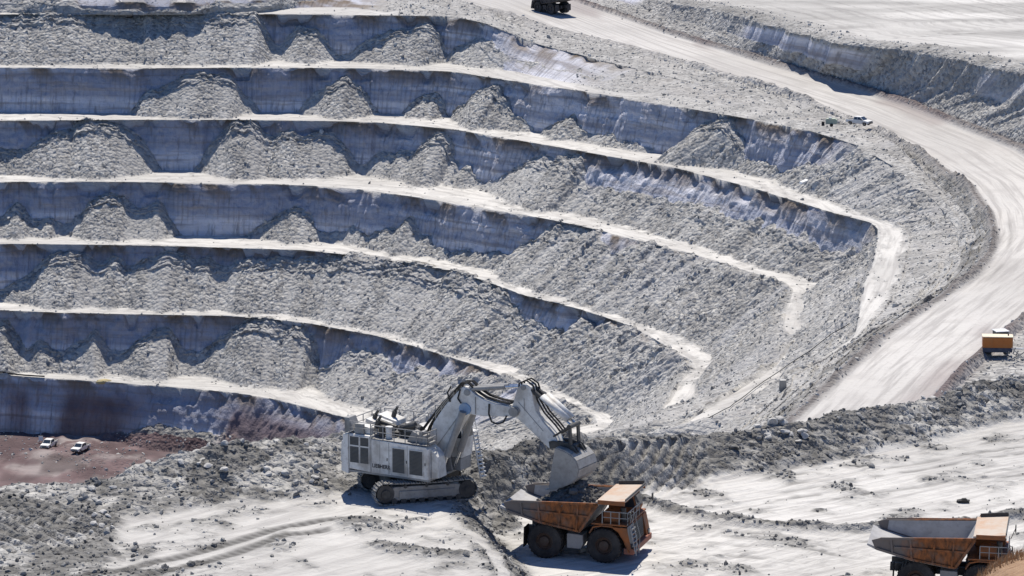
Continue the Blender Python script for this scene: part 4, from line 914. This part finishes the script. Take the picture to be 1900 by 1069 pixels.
for sy in (-1, 1):
    c = empty('bucket_cylinder', (0, 0, 0), 0, ex); y_ = sy * .36
    MB().cyl((10.45, y_, 10.05), (12.3, y_, 8.75), .19, n=16).build('cylinder_barrel', M_dark, c)
    MB().cyl((12.2, y_, 8.8), (13.95, y_, 7.3), .1, n=12).build('piston_rod', M_chrome, c)
    MB().lathe_y([(0, 0)], n=3) if False else None
    ax0 = Vector((11.35, y_, 9.55)); ax1 = Vector((13.6, y_, 7.75)); d_ = (ax1 - ax0).normalized(); up_ = Vector((0, 1, 0)).cross(d_) * -1
    if up_.z < 0: up_ = -up_
    g = MB(); nseg = 9; ring = []
    for k in range(nseg): a = -1.75 + 3.5 * k / (nseg - 1); ring.append(up_ * (.34 * math.cos(a)) + Vector((0, 1, 0)) * (.34 * math.sin(a)))
    vs_ = [ax0 + r for r in ring] + [ax1 + r for r in ring]; g.add(vs_, [(k, k + 1, k + 1 + nseg, k + nseg) for k in range(nseg - 1)])
    og = g.build('rod_guard', M_white, c, smooth_=True); md = og.modifiers.new('thick', 'SOLIDIFY'); md.thickness = .03
lk = MB()
for y_ in (-.66, .66): lk.bar((13.95, y_, 7.35), (12.6, y_, 6.35), .14, .34, (0, 1, 0)); lk.bar((13.95, y_, 7.35), (14.05, y_, 5.6), .14, .34, (0, 1, 0))
lk.cyl((13.95, -.8, 7.32), (13.95, .8, 7.32), .2, n=14); lk.cyl((14.05, -.75, 5.65), (14.05, .75, 5.65), .18, n=14); lk.build('bucket_link', M_dark, ex)
# bucket: curved shell between two side plates, open towards the machine
bk = empty('bucket', (0, 0, 0), 0, ex)
shell = [(13.15, 5.75), (13.9, 5.62), (14.6, 5.35), (15.15, 4.85), (15.4, 4.2), (15.25, 3.5), (14.7, 2.98), (13.8, 2.55), (12.55, 2.12)]
BW = 1.45
shell = [(13.15 + (x - 13.15) * .88, 5.6 + (z - 5.75) * .9) for x, z in shell]
sb = MB()
for i in range(len(shell) - 1):
    (xa, za), (xb, zb) = shell[i], shell[i + 1]; nx, nz = zb - za, -(xb - xa); l = math.hypot(nx, nz); nx, nz = -nx / l * .1, -nz / l * .1
    sb.prism([(xa, za), (xb, zb), (xb + nx, zb + nz), (xa + nx, za + nz)], -BW, BW)
M_bucket = plain('bucket_steel', (0.36, 0.35, 0.335), .6, .1, dirt=(0.19, 0.18, 0.17), dirt_amt=.7, scale=.7)
sb.build('shell', M_bucket, bk)
for y_ in (-BW - .06, BW - .0): MB().prism([(13.15 + (x - 13.15) * .885, 5.6 + (z - 5.75) * .905) for x, z in ((13.12, 5.78), (13.9, 5.62), (14.6, 5.35), (15.15, 4.85), (15.4, 4.2), (15.25, 3.5), (14.7, 2.98), (13.8, 2.55), (12.5, 2.10), (12.62, 3.0), (12.82, 4.2))], y_, y_ + .06).build('side_plate', M_bucket, bk)
for y_ in (-.75, -.45, .45, .75): MB().prism([(12.2, 5.9), (12.5, 6.0), (13.9, 5.95), (14.35, 5.75), (14.7, 5.25), (13.3, 5.6), (12.3, 5.35)], y_ - .06, y_ + .06).build('hinge_bracket', M_dark, bk)
tooth_me = MB().hexa([(-.14, -.13, -.05), (.24, -.13, -.07), (.24, .13, -.07), (-.14, .13, -.05)], [(-.34, -.05, .0), (.24, -.13, .09), (.24, .13, .09), (-.34, .05, .02)]).mesh('tooth', M_steel)
for k in range(6):
    o = link('tooth', tooth_me, bk); o.location = (12.5, -BW + .15 + k * (2 * BW - .3) / 5, 2.33); o.rotation_euler = (0, -.3, 0)

for o in ex.children_recursive:               # settle the raised arm a little lower
    if o.type == 'MESH' and o.name.split('.')[0] in ('boom', 'stick', 'boom_hub', 'boom_pin', 'boom_rib', 'hydraulic_hose', 'boom_pipework', 'stick_pin', 'stick_rib', 'cylinder_barrel', 'piston_rod', 'rod_guard', 'bucket_link'):
        for v in o.data.vertices:
            if v.co.z > 6.6: v.co.z = 6.6 + (v.co.z - 6.6) * .9
# ------------------------------------------------------------------ haul trucks (x forward, y left, origin on the ground under the rear axle)
TR_R = 1.36
def wheel(parent, x, y, w=.78, r=TR_R, out=-1, name='wheel'):
    wl_ = empty(name, (x, y, r), 0, parent)
    h = w / 2
    ty = MB().lathe_y([(r * .50, -h * .85), (r * .62, -h), (r * .90, -h), (r * .975, -h * .8), (r * .985, 0), (r * .975, h * .8), (r * .90, h), (r * .62, h), (r * .50, h * .85)], n=32)
    for k in range(26):
        a = 6.283185 * k / 26
        for s_, da in ((-1, 0), (1, .12)):
            a_ = a + da; u = Vector((math.cos(a_), 0, math.sin(a_))); t = Vector((-u.z, 0, u.x))
            p0 = u * (r * .955) + Vector((0, s_ * h * .98, 0)); p1 = u * (r * .985) + Vector((0, s_ * .03, 0)) + t * (.14 * s_)
            ty.bar(p0, p1, .13, .09, u)
    ty.build('tyre', M_tyre, wl_)
    rm = MB().lathe_y([(r * .51, -h * .83), (r * .47, -h * .95), (r * .43, -h * .55), (r * .30, -h * .35), (r * .27, -h * .85), (r * .12, -h * .9), (0.001, -h * .9)] if out < 0 else [(r * .51, h * .83), (r * .47, h * .95), (r * .43, h * .55), (r * .30, h * .35), (r * .27, h * .85), (r * .12, h * .9), (0.001, h * .9)], n=24)
    for k in range(12):
        a = 6.283 * k / 12; rm.cyl((r * .36 * math.cos(a), out * h * .42, r * .36 * math.sin(a)), (r * .36 * math.cos(a), out * h * .52, r * .36 * math.sin(a)), .035, n=6)
    rm.build('rim', M_rim, wl_)
    return wl_
M_rim = plain('dusty_rim', (0.06, 0.035, 0.025), .7, dirt=(0.08, 0.07, 0.06), dirt_amt=.8, scale=2)
def make_truck(name):
    T = empty(name)
    HW = 2.78
    # dump body
    db = empty('dump_body', (0, 0, 0), 0, T)
    prof_ = [(-3.25, 4.15), (-2.95, 3.55), (-.3, 2.85), (2.85, 2.35), (4.25, 4.62), (2.0, 4.55)]
    for s_ in (-1, 1):
        y0, y1 = (-HW, -HW + .12) if s_ < 0 else (HW - .12, HW)
        MB().prism([(-3.25, 4.18), (-2.95, 3.5), (-.3, 2.8), (2.85, 2.32), (4.3, 4.68), (2.2, 4.6), (-.8, 4.42), (-2.6, 4.38)], y0, y1).build('side_wall', M_body, db, .02)
        yy = -HW - .07 if s_ < 0 else HW + .07
        rb = MB(); rb.bar((-2.6, yy, 4.36), (4.2, yy, 4.64), .13, .16); rb.bar((-2.9, yy, 3.6), (-.3, yy, 2.9), .13, .16); rb.bar((-.3, yy, 2.9), (2.85, yy, 2.42), .13, .16); rb.bar((2.85, yy, 2.4), (4.25, yy, 4.6), .13, .2)
        rb.bar((-1.6, yy, 3.75), (3.7, yy, 3.62), .11, .14); rb.bar((-.3, yy, 2.9), (-.45, yy, 4.4), .1, .14); rb.bar((1.2, yy, 2.65), (1.35, yy, 4.5), .1, .14); rb.bar((2.6, yy, 2.45), (2.75, yy, 4.6), .1, .14); rb.bar((-1.7, yy, 3.25), (-1.85, yy, 4.4), .1, .14)
        rb.build('side_rib', M_body, db)
    fl = MB(); fl.prism([(-3.6, 3.76), (-2.9, 3.42), (-.3, 2.72), (2.8, 2.25), (2.95, 2.42), (-.25, 2.92), (-2.85, 3.62), (-3.55, 3.9)], -HW + .13, HW - .13); fl.build('floor_plate', M_bed, db, .02)
    fw = MB(); fw.prism([(2.95, 2.42), (2.8, 2.25), (4.2, 4.72), (4.35, 4.72)], -HW + .13, HW - .13); fw.build('front_wall', M_bed, db)
    for s_ in (-1, 1):
        y_ = s_ * (HW - .14); MB().prism([(-2.5, 3.62), (-.2, 2.98), (2.95, 2.46), (4.28, 4.6), (-.8, 4.36), (-2.4, 4.3)], min(y_, y_ - s_ * .03), max(y_, y_ - s_ * .03)).build('inner_liner', M_bed, db)
    cp = MB(); cp.prism([(4.1, 4.70), (6.45, 4.92), (6.5, 5.0), (6.5, 5.06), (4.1, 4.86)], -HW - .05, HW + .05); cpo = cp.build('canopy', M_canopy, db, .03)
    cr = MB(); cr.box(4.3, 6.42, -HW - .14, -HW - .06, 4.68, 5.0); cr.box(4.3, 6.42, HW + .06, HW + .14, 4.68, 5.0); cr.build('canopy_edge', M_orange, cpo)
    MB().bar((4.35, HW - .05, 5.0), (6.4, HW - .05, 5.2), .08, .28).bar((6.45, -HW, 5.12), (6.45, HW, 5.12), .07, .12).build('canopy_kerb', M_dark, cpo)
    for y_ in (-1.6, -.5, .5, 1.6): MB().bar((4.4, y_, 4.62), (6.3, y_, 4.82), .12, .2).build('canopy_beam', M_orange, cpo)
    # chassis
    ch = MB()
    for y_ in (-.75, .75): ch.bar((-2.0, y_, 1.75), (6.2, y_, 1.55), .32, .62)
    ch.box(-.4, .4, -1.6, 1.6, 1.0, 1.75); ch.box(4.5, 5.1, -1.9, 1.9, 1.1, 1.6); ch.box(2.2, 2.6, -1.6, 1.6, 1.3, 1.9); ch.build('frame', M_dark, T, .03)
    for s_ in (-1, 1):
        MB().cyl((1.4, s_ * .95, 1.5), (2.3, s_ * .95, 2.35), .2, n=14).build('hoist_cylinder', M_dark, T)
        MB().cyl((4.75, s_ * 1.55, 1.4), (4.65, s_ * 1.4, 2.7), .2, n=14).build('suspension_strut', M_dark, T)
    MB().prism([(1.75, .95), (2.85, .95), (3.05, 1.35), (3.0, 2.05), (1.75, 2.1)], -2.5, -1.25).build('fuel_tank', M_grey, T, .06)
    MB().prism([(1.75, 1.0), (2.85, 1.0), (3.0, 2.0), (1.75, 2.05)], 1.25, 2.5).build('hydraulic_tank', M_grey, T, .06)
    # front: engine bay, deck, fenders, grille, bumper
    MB().box(3.6, 6.15, -.95, .95, 1.75, 3.1).build('engine', M_dark, T, .04)
    ed = MB()
    for k in range(5): ed.cyl((4.0 + k * .4, -1.05, 2.2), (4.0 + k * .4, -1.05, 2.95), .13, n=10)
    ed.cyl((3.8, -1.3, 2.75), (5.9, -1.3, 2.75), .16, n=12); ed.box(3.75, 4.3, -1.9, -1.2, 2.35, 3.0); ed.cyl((5.2, -1.75, 3.15), (5.2, -1.75, 3.95), .24, n=14); ed.build('engine_bay_part', M_grey, T)
    MB().box(3.75, 6.55, -2.7, 2.7, 3.02, 3.14).build('deck', M_orange, T, .02)
    for s_ in (-1, 1):
        y0, y1 = (-2.72, -1.75) if s_ < 0 else (1.75, 2.72)
        fd = MB(); pts = [(3.55, 2.35), (3.85, 2.85), (4.5, 3.0), (5.4, 2.98), (5.95, 2.6), (6.5, 1.75), (6.75, 1.05)]
        for (xa, za), (xb, zb) in zip(pts[:-1], pts[1:]):
            l = math.hypot(xb - xa, zb - za); nx, nz = (zb - za) / l * .1, -(xb - xa) / l * .1
            fd.prism([(xa, za), (xb, zb), (xb + nx, zb + nz), (xa + nx, za + nz)], y0, y1)
        fd.prism([(5.5, 2.92), (6.55, 2.92), (6.9, 1.3), (6.6, 1.2), (6.1, 2.3)], y0, y0 + .08 if s_ < 0 else y1)
        fd.build('fender', M_orange, T, .015)
        MB().box(6.82, 6.94, s_ * 2.3 - .22, s_ * 2.3 + .22, 1.35, 1.65).build('headlight', M_glass, T, .02)
    MB().prism([(6.15, 1.35), (6.75, 1.35), (6.62, 3.0), (6.15, 3.0)], -1.35, 1.35).build('radiator_housing', M_orange, T, .03)
    gr_ = MB(); gr_.hexa([(6.77, -1.15, 1.5), (6.79, -1.15, 1.5), (6.79, 1.15, 1.5), (6.77, 1.15, 1.5)], [(6.66, -1.15, 2.9), (6.68, -1.15, 2.9), (6.68, 1.15, 2.9), (6.66, 1.15, 2.9)])
    for k in range(8): gr_.bar((6.80 - .013 * k, -1.15, 1.6 + k * .16), (6.80 - .013 * k, 1.15, 1.6 + k * .16), .05)
    gr_.build('grille', M_dark, T)
    MB().prism([(6.3, .85), (7.05, .85), (7.05, 1.3), (6.3, 1.32)], -2.6, 2.6).build('bumper', M_rust, T, .04)
    MB().hexa([(6.72, -2.68, 1.4), (6.76, -2.68, 1.4), (6.76, -1.4, 1.4), (6.72, -1.4, 1.4)], [(6.58, -2.68, 3.0), (6.62, -2.68, 3.0), (6.62, -1.4, 3.0), (6.58, -1.4, 3.0)]).build('front_panel', M_grey, T)
    # cab (far, left side) and cabinet on the right
    cb_ = MB(); cb_.prism([(4.1, 3.16), (6.2, 3.16), (6.35, 3.5), (6.05, 4.62), (4.1, 4.6)], .75, 2.55); cbo = cb_.build('cab', M_orange, T, .04)
    MB().prism([(4.4, 3.65), (6.22, 3.65), (6.0, 4.45), (4.4, 4.45)], .735, .75).prism([(4.4, 3.65), (6.22, 3.65), (6.0, 4.45), (4.4, 4.45)], 2.55, 2.565).hexa([(6.33, .85, 3.65), (6.36, .85, 3.65), (6.36, 2.45, 3.65), (6.33, 2.45, 3.65)], [(6.11, .85, 4.5), (6.14, .85, 4.5), (6.14, 2.45, 4.5), (6.11, 2.45, 4.5)]).build('cab_window', M_glass, cbo)
    MB().box(4.6, 5.8, -2.2, -1.1, 3.15, 4.0).build('deck_cabinet', M_orange, T, .03)
    MB().cyl((5.95, -1.6, 3.15), (5.95, -1.6, 4.2), .22, n=14).build('air_cleaner', M_dark, T)
    # stairs across the grille and rails
    st = MB()
    for k in range(6): z = 1.15 + k * .33; st.box(6.98 - k * .05, 7.22 - k * .05, -2.5 + k * 0, -1.75, z, z + .06)
    for y_ in (-2.52, -1.72): st.bar((7.2, y_, .95), (6.75, y_, 3.1), .07)
    st.build('front_stair', M_grey, T)
    hr = MB(); hr.rails([(6.6, -2.65, 3.14), (6.6, .6, 3.14)], .95, .9, .028); hr.rails([(4.6, -2.65, 3.14), (6.6, -2.65, 3.14)], .95, .7, .028)
    hr.tube([(7.25, -2.56, .8), (7.3, -2.56, 2.2), (6.85, -2.56, 3.9), (6.6, -2.56, 4.05)], .03, 6); hr.tube([(7.25, -1.68, .8), (7.3, -1.68, 2.2), (6.85, -1.68, 3.9), (6.6, -1.68, 4.05)], .03, 6); hr.build('hand_rail', M_grey, T)
    for s_ in (-1, 1): MB().bar((6.6, s_ * 2.7, 3.3), (6.95, s_ * 3.05, 4.1), .04).box(6.9, 6.98, min(s_ * 2.95, s_ * 3.25), max(s_ * 2.95, s_ * 3.25), 3.75, 4.3).build('mirror', M_dark, T)
    for s_ in (-1, 1): MB().prism([(-1.72, .75), (-1.67, .75), (-1.62, 2.3), (-1.67, 2.3)], s_ * 1.95 - .6, s_ * 1.95 + .6).build('mud_flap', M_black, T)
    for s_ in (-1, 1):
        wheel(T, 4.7, s_ * 2.2, .82, TR_R, s_)
        wheel(T, 0, s_ * 2.33, .74, TR_R, s_); wheel(T, 0, s_ * 1.5, .74, TR_R, s_)
    return T
def place_truck(T, contact, z, head):
    """contact: photo point where the near (right) rear wheel meets the ground of level z"""
    g = ground_at(contact[0], contact[1], z); h = math.radians(head); T.rotation_euler = (0, 0, h)
    lx, ly = -math.sin(h), math.cos(h); T.location = (g[0] + lx * 2.6, g[1] + ly * 2.6, z); return T
tr1 = make_truck('haul_truck'); tr2 = copy_tree(tr1); tr3 = copy_tree(tr1)
place_truck(tr1, (1010, 1036), ZL, -18); tag(tr1, 'orange haul truck being loaded under the excavator bucket', 'haul truck', 'orange haul trucks')
place_truck(tr2, (1698, 1108), ZL, -11); tag(tr2, 'orange haul truck with an empty bed in the lower right corner', 'haul truck', 'orange haul trucks')
g3 = ground_at(1036, 25, -17.3); tr3.location = g3; tr3.rotation_euler = (0, 0, math.radians(132)); tag(tr3, 'haul truck, dark in shade, driving away along the haul road at the top edge', 'haul truck', 'orange haul trucks')

M_shaded = plain('shaded_dusty_paint', (0.045, 0.042, 0.045), .8, dirt=(0.10, 0.09, 0.085), dirt_amt=.7, scale=.6)
for ch_ in tr3.children_recursive:            # the far truck's shade is put into its paint colour
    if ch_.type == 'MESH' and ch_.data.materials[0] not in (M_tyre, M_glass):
        ch_.material_slots[0].link = 'OBJECT'; ch_.material_slots[0].material = M_shaded

# load on the first truck: a heap of dark broken rock
LX = np.linspace(-2.3, 4.0, 54); LY = np.linspace(-2.6, 2.6, 46); lxg, lyg = np.meshgrid(LX, LY)
fl_z = np.interp(lxg, [-3, -.3, 2.85, 4.1], [3.7, 3.0, 2.5, 4.4])
heap = 5.45 - np.hypot((lxg - 2.0) * .62, lyg * .55) * .98
lz = np.maximum(fl_z - .15, heap + (rubble_h((lxg * 2.2).ravel(), (lyg * 2.2).ravel(), 301).reshape(lxg.shape) - .5) * .55)
lz = np.where(np.abs(lyg) > 2.45, np.minimum(lz, 4.4), lz)
ldm = mesh_np('rock_load', np.stack([lxg.ravel(), lyg.ravel(), lz.ravel()], 1), grid_faces(46, 54)[:, ::-1], [M_rockd], attrs={'shade': ('FLOAT', rng.uniform(0, 1, lxg.size))})
ldo = link('rock_load', ldm); ldo.location = tr1.location; ldo.rotation_euler = tr1.rotation_euler
tag(ldo, 'heap of dark broken rock in the bed of the truck being loaded', 'rock load', kind='stuff')
k_ = 420; ii = rng.integers(0, lxg.size, k_); lp = np.stack([lxg.ravel()[ii], lyg.ravel()[ii], lz.ravel()[ii]], 1); lp = lp[(lz - fl_z).ravel()[ii] > .2]
rk = link('loaded_rock', rock_mesh('loaded_rock', lp, np.clip(rng.lognormal(math.log(.34), .45, len(lp)), .15, .9), M_rockd, 303)); rk.location = tr1.location; rk.rotation_euler = tr1.rotation_euler
tag(rk, 'loose dark rocks on top of the load under the bucket', 'rock load', kind='stuff')
# ------------------------------------------------------------------ pickups
M_pw = plain('pickup_white', (0.78, 0.78, 0.77), .35, dirt=(.6, .57, .54), dirt_amt=.5, spec=.5)
M_lamp = plain('lamp_lens', (0.6, 0.6, 0.58), .2, dirt_amt=.2)
M_red = plain('tail_lamp', (0.35, 0.02, 0.02), .3, dirt_amt=.2)
def make_pickup(name, tray=False):
    P = empty(name); w = .93
    lo = MB(); lo.prism([(-2.6, .45), (-2.15, .42), (-1.95, .75), (-1.25, .75), (-1.05, .42), (1.15, .40), (1.3, .75), (2.0, .75), (2.15, .42), (2.6, .48), (2.66, .8), (2.5, 1.02), (1.3, 1.14), (-2.6, 1.1)], -w, w); lo.build('body', M_pw, P, .05)
    gh = MB(); gh.hexa([(-.95, -w + .02, 1.12), (1.42, -w + .02, 1.12), (1.42, w - .02, 1.12), (-.95, w - .02, 1.12)], [(-.75, -w + .17, 1.78), (.62, -w + .17, 1.78), (.62, w - .17, 1.78), (-.75, w - .17, 1.78)]); cabn = gh.build('cab', M_pw, P, .05)
    # panes just proud of the cab
    def side(z): t = (z - 1.12) / .66; return (w - .02) - .15 * t
    for s_ in (-1, 1):
        for (x0, x1, x2, x3) in ((-.74, -.02, -.02, -.66), (.06, 1.12, .60, .06)):
            a, b = side(1.2), side(1.68); y0, y1 = s_ * (a + .012), s_ * (b + .012)
            MB().add([(x0, y0, 1.2), (x1, y0, 1.2), (x2, y1, 1.68), (x3, y1, 1.68)], [(0, 1, 2, 3)]).build('side_window', M_glass, cabn)
    MB().add([(1.36, -.78, 1.18), (1.36, .78, 1.18), (.70, .68, 1.73), (.70, -.68, 1.73)], [(0, 1, 2, 3)]).build('windscreen', M_glass, cabn).location = (.025, 0, .02)
    MB().add([(-.93, -.74, 1.22), (-.93, .74, 1.22), (-.79, .66, 1.70), (-.79, -.66, 1.70)], [(0, 1, 2, 3)]).build('rear_window', M_glass, cabn).location = (-.025, 0, .0)
    bd = MB(); bd.box(-2.58, -1.0, -w + .08, w - .08, 1.101, 1.115); bd.build('cargo_bed', M_dark, P)
    for s_ in (-1, 1):
        MB().box(2.52, 2.64, s_ * .72 - .16, s_ * .72 + .16, .80, .98).build('headlight', M_lamp, P); MB().box(-2.63, -2.58, s_ * .8 - .08, s_ * .8 + .08, .75, 1.02).build('tail_light', M_red, P)
        MB().box(.95, 1.12, s_ * 1.02 - .1, s_ * 1.02 + .1, 1.15, 1.34).build('mirror', M_dark, P)
        for x in (-1.6, 1.65):
            wl_ = empty('wheel', (x, s_ * .80, .39), 0, P); MB().lathe_y([(.2, -.12), (.36, -.13), (.39, -.09), (.39, .09), (.36, .13), (.2, .12)], n=20).build('tyre', M_black, wl_); MB().cyl((0, -.1, 0), (0, .1, 0), .21, n=14).build('rim', M_grey, wl_)
    MB().box(2.6, 2.72, -.85, .85, .45, .66).build('front_bumper', M_dark, P, .02); MB().box(2.58, 2.68, -.52, .52, .74, .94).build('grille', M_dark, P)
    return P
pk = make_pickup('pickup'); pk2 = copy_tree(pk); pk3 = copy_tree(pk)
def put(o, px, py, z, head, lift=0.0):
    g = ground_at(px, py, z); o.location = (g[0], g[1], z + lift); o.rotation_euler = (0, 0, math.radians(head))
FZ = -93.25
put(pk, 91, 830, FZ, -104); tag(pk, 'white pickup nearer the dark face on the reddish pit floor, beside a white board', 'pickup', 'white pickups')
put(pk2, 150, 837, FZ, -112); tag(pk2, 'white pickup standing right of the other one on the reddish pit floor', 'pickup', 'white pickups')
put(pk3, 1594, 233, -26.0, -35, .1); tag(pk3, 'white pickup parked at the end of a terrace beside the upper haul road', 'pickup', 'white pickups')
# white board beside the left pickup
bo_ = empty('site_board'); MB().box(-.5, .5, -.03, .03, .5, 1.5).build('panel', M_pw, bo_); MB().box(-.45, -.38, .031, .09, 0, 1.5).box(.38, .45, .031, .09, 0, 1.5).build('post', M_grey, bo_)
put(bo_, 76, 822, FZ, -20); tag(bo_, 'small white board standing left of the pickups on the pit floor', 'board')

# ---- small machine at the end of the terrace, near the parked pickup
M_gg = plain('pale_green', (0.36, 0.42, 0.34), .6, dirt=(.3, .3, .28), dirt_amt=.6)
rg = empty('compressor_trailer')
MB().prism([(-1.2, .5), (1.1, .5), (1.1, 1.3), (.7, 1.6), (-1.0, 1.6), (-1.2, 1.3)], -.7, .7).build('housing', M_gg, rg, .05)
MB().box(-.6, .0, -.45, .45, 1.61, 1.85).build('hatch', M_pw, rg, .02); MB().bar((1.1, 0, .5), (2.9, 0, .42), .1).build('drawbar', M_dark, rg)
for s_ in (-1, 1): MB().lathe_y([(.1, -.1), (.32, -.1), (.34, 0), (.32, .1), (.1, .1)], (0, s_ * .8, .34), 16).build('wheel', M_black, rg)
put(rg, 1543, 235, -25.4, -8, .05); tag(rg, 'small pale green trailer at the terrace end left of the parked pickup', 'trailer')
dr = MB().cyl((0, 0, 0), (0, 0, 1.05), .3, n=16).cyl((0, 0, 1.05), (0, 0, 1.09), .32, n=16).cyl((0, 0, .5), (0, 0, .54), .32, n=16).build('black_drum', M_black); put(dr, 1527, 236, -25.4, 0, .0); tag(dr, 'black upright drum left of the pale green trailer on the terrace', 'drum')

# ---- generator trailer at the right edge of the haul road
M_gen = plain('generator_orange', (0.50, 0.155, 0.03), .5, dirt=(.42, .22, .09), dirt_amt=.5, scale=.8)
M_cream = plain('cream_roof', (0.70, 0.62, 0.48), .6, dirt=(.55, .45, .33), dirt_amt=.4)
M_skid_shade = plain('skid_shade_blue', (0.05, 0.06, 0.10), .7, dirt=(.14, .14, .15), dirt_amt=.6)  # blue shade on the trailer's lower part, put into the skid colour
ge = empty('generator')
MB().box(-2.1, 2.1, -1.0, 1.0, 1.0, 2.5).build('housing', M_gen, ge, .04); MB().box(-2.16, 2.16, -1.06, 1.06, 2.51, 2.61).build('roof', M_cream, ge, .03)
MB().box(-2.05, 2.05, -.95, .95, .35, .99).build('skid', M_skid_shade, ge, .03)
for x in (-1.4, 0, 1.4):
    MB().box(x - .6, x + .6, -1.03, -1.005, 1.12, 2.4).build('door', M_gen, ge, .01)
MB().cyl((1.5, 0, 2.61), (1.5, 0, 2.95), .1, n=10).build('exhaust_pipe', M_dark, ge)
MB().bar((2.1, -.3, .8), (4.0, 0, .75), .16).bar((2.1, .3, .8), (4.0, 0, .75), .16).build('drawbar', M_pw, ge)
for x in (-1.2, 1.2):
    for s_ in (-1, 1): MB().lathe_y([(.15, -.12), (.4, -.13), (.43, 0), (.4, .13), (.15, .12)], (x, s_ * .8, .4), 18).build('wheel', M_black, ge)
GZ_ = -30.6
put(ge, 1850, 658, GZ_, -5, .15); tag(ge, 'orange generator trailer with cream roof at the right edge of the haul road', 'generator')
tk = empty('water_tank'); MB().box(-.9, .9, -.9, .9, .5, 1.95).build('tank', M_dark, tk, .05); MB().box(-1.0, 1.0, -1.0, 1.0, 1.96, 2.06).build('lid', M_pw, tk, .02); MB().box(-.95, .95, -.95, .95, .0, .49).build('base', M_dark, tk)
put(tk, 1856, 640, GZ_, 12, .1); tag(tk, 'low box with a white flat lid just behind the orange generator', 'tank')
gn = MB(); gr0 = random.Random(12)
for k in range(16):
    a = Vector((gr0.uniform(-1.6, 1.6), gr0.uniform(-3, 3), gr0.uniform(0, .4))); b = a + Vector((gr0.uniform(-1.6, 1.6), gr0.uniform(-1.4, 1.4), gr0.uniform(0, 1.3))); gn.bar(a, b, .14, .1)
gno = gn.build('scrap_heap', M_steel); put(gno, 1893, 668, GZ_, 0, .2); tag(gno, 'tangle of scrap steel bars right of the orange generator', 'scrap')

# ---- hoses and cables draped on the slopes
M_cable = plain('black_cable', (0.012, 0.012, 0.013), .6, dirt_amt=.3)
VPx = px_of(VP); dep_ = VP[:, 1] * CA - (VP[:, 2] - CAMH) * SA; VPy = 534.5 - FPX * (VP[:, 1] * SA + (VP[:, 2] - CAMH) * CA) / dep_
def surf_at(px, py):
    """nearest point of the pit sheet to a line of sight"""
    m = np.hypot(VPx - px, VPy - py); near = m < max(6, m.min() * 1.2); k = np.where(near)[0]; return VP[k[np.argmin(dep_[k])]]
def cable(name, pts, r, label, cat):
    P_ = [surf_at(*p) for p in pts]; fine_ = []
    for a, b in zip(P_[:-1], P_[1:]):
        for t in (0, .33, .66): fine_.append(a + (b - a) * t + np.array([random.uniform(-.1, .1), random.uniform(-.1, .1), .3]))
    fine_.append(P_[-1] + np.array([0, 0, .3])); o = MB().tube([tuple(p) for p in fine_], r, 6).build(name, M_cable); tag(o, label, cat)
cable('power_cable', [(1572, 600), (1540, 622), (1500, 650), (1460, 680), (1420, 705), (1385, 730), (1350, 755), (1318, 778), (1290, 798)], .065, 'long black cable running down the rubble slope below the haul road', 'cable')
cable('drain_hose', [(-40, 688), (0, 691), (30, 692), (55, 694), (78, 700)], .16, 'black hose lying along the lowest terrace at the left edge', 'hose')
# yellow soil heap on the lowest terrace
M_yel = plain('yellow_soil', (0.42, 0.35, 0.18), .9, dirt=(.38, .34, .25), dirt_amt=.6, scale=2)
yp = surf_at(188, 707); ym = MB(); bm = bmesh.new(); bmesh.ops.create_icosphere(bm, subdivisions=3, radius=1)
for v in bm.verts:
    k = .75 + .5 * float(fbm(np.array([v.co.x * 2 + 5]), np.array([v.co.y * 2 + v.co.z]), 1.0, 3, 5)[0]); v.co = Vector((v.co.x * 1.7 * k, v.co.y * 1.0 * k, v.co.z * .55 * k))
mey = bpy.data.meshes.new('yellow_heap'); bm.to_mesh(mey); bm.free(); mey.materials.append(M_yel); yo = link('soil_heap', mey); yo.location = tuple(yp + np.array([0, .8, -.12])); tag(yo, 'small yellow heap of soil on the lowest terrace edge', 'soil heap')
# white slab and concrete block, black scrap
ws = surf_at(1490, 337); wo = MB().prism([(-1.2, 0), (1.0, .1), (1.3, .45), (.4, .62), (-1.0, .4)], -.45, .45).build('white_slab', M_pw, None, .06); wo.location = tuple(ws + np.array([0, 0, .15])); wo.rotation_euler = (0.1, -.1, .5); tag(wo, 'white slab lying alone on the terrace below the parked pickup', 'slab')
cs = surf_at(1449, 720); co = MB().prism([(-.55, 0), (.55, 0), (.45, 1.6), (-.45, 1.6)], -.5, .5).build('concrete_block', M_steel, None, .05); co.location = tuple(cs); tag(co, 'grey upright block on the rubble slope below the road', 'block')
bs = MB(); rr_ = random.Random(5)
bs.prism([(-.75, 0), (.7, 0), (.8, .16), (.35, .34), (-.3, .28), (-.8, .2)], -.42, .42).prism([(-.3, .26), (.5, .3), (.4, .46), (-.1, .44)], -.3, .25).bar((-.9, -.2, .1), (.9, .3, .14), .18)
bso = bs.build('rubber_scrap', M_black, None, .04); bso.scale = (.62, .7, .7); g_ = ground_at(1787, 934, ZL); bso.location = (g_[0], g_[1], float(near_z(np.array([g_[0]]), np.array([g_[1]]))[0]) + .02); tag(bso, 'black scrap of rubber lying alone on the pale ground behind the right truck', 'scrap')
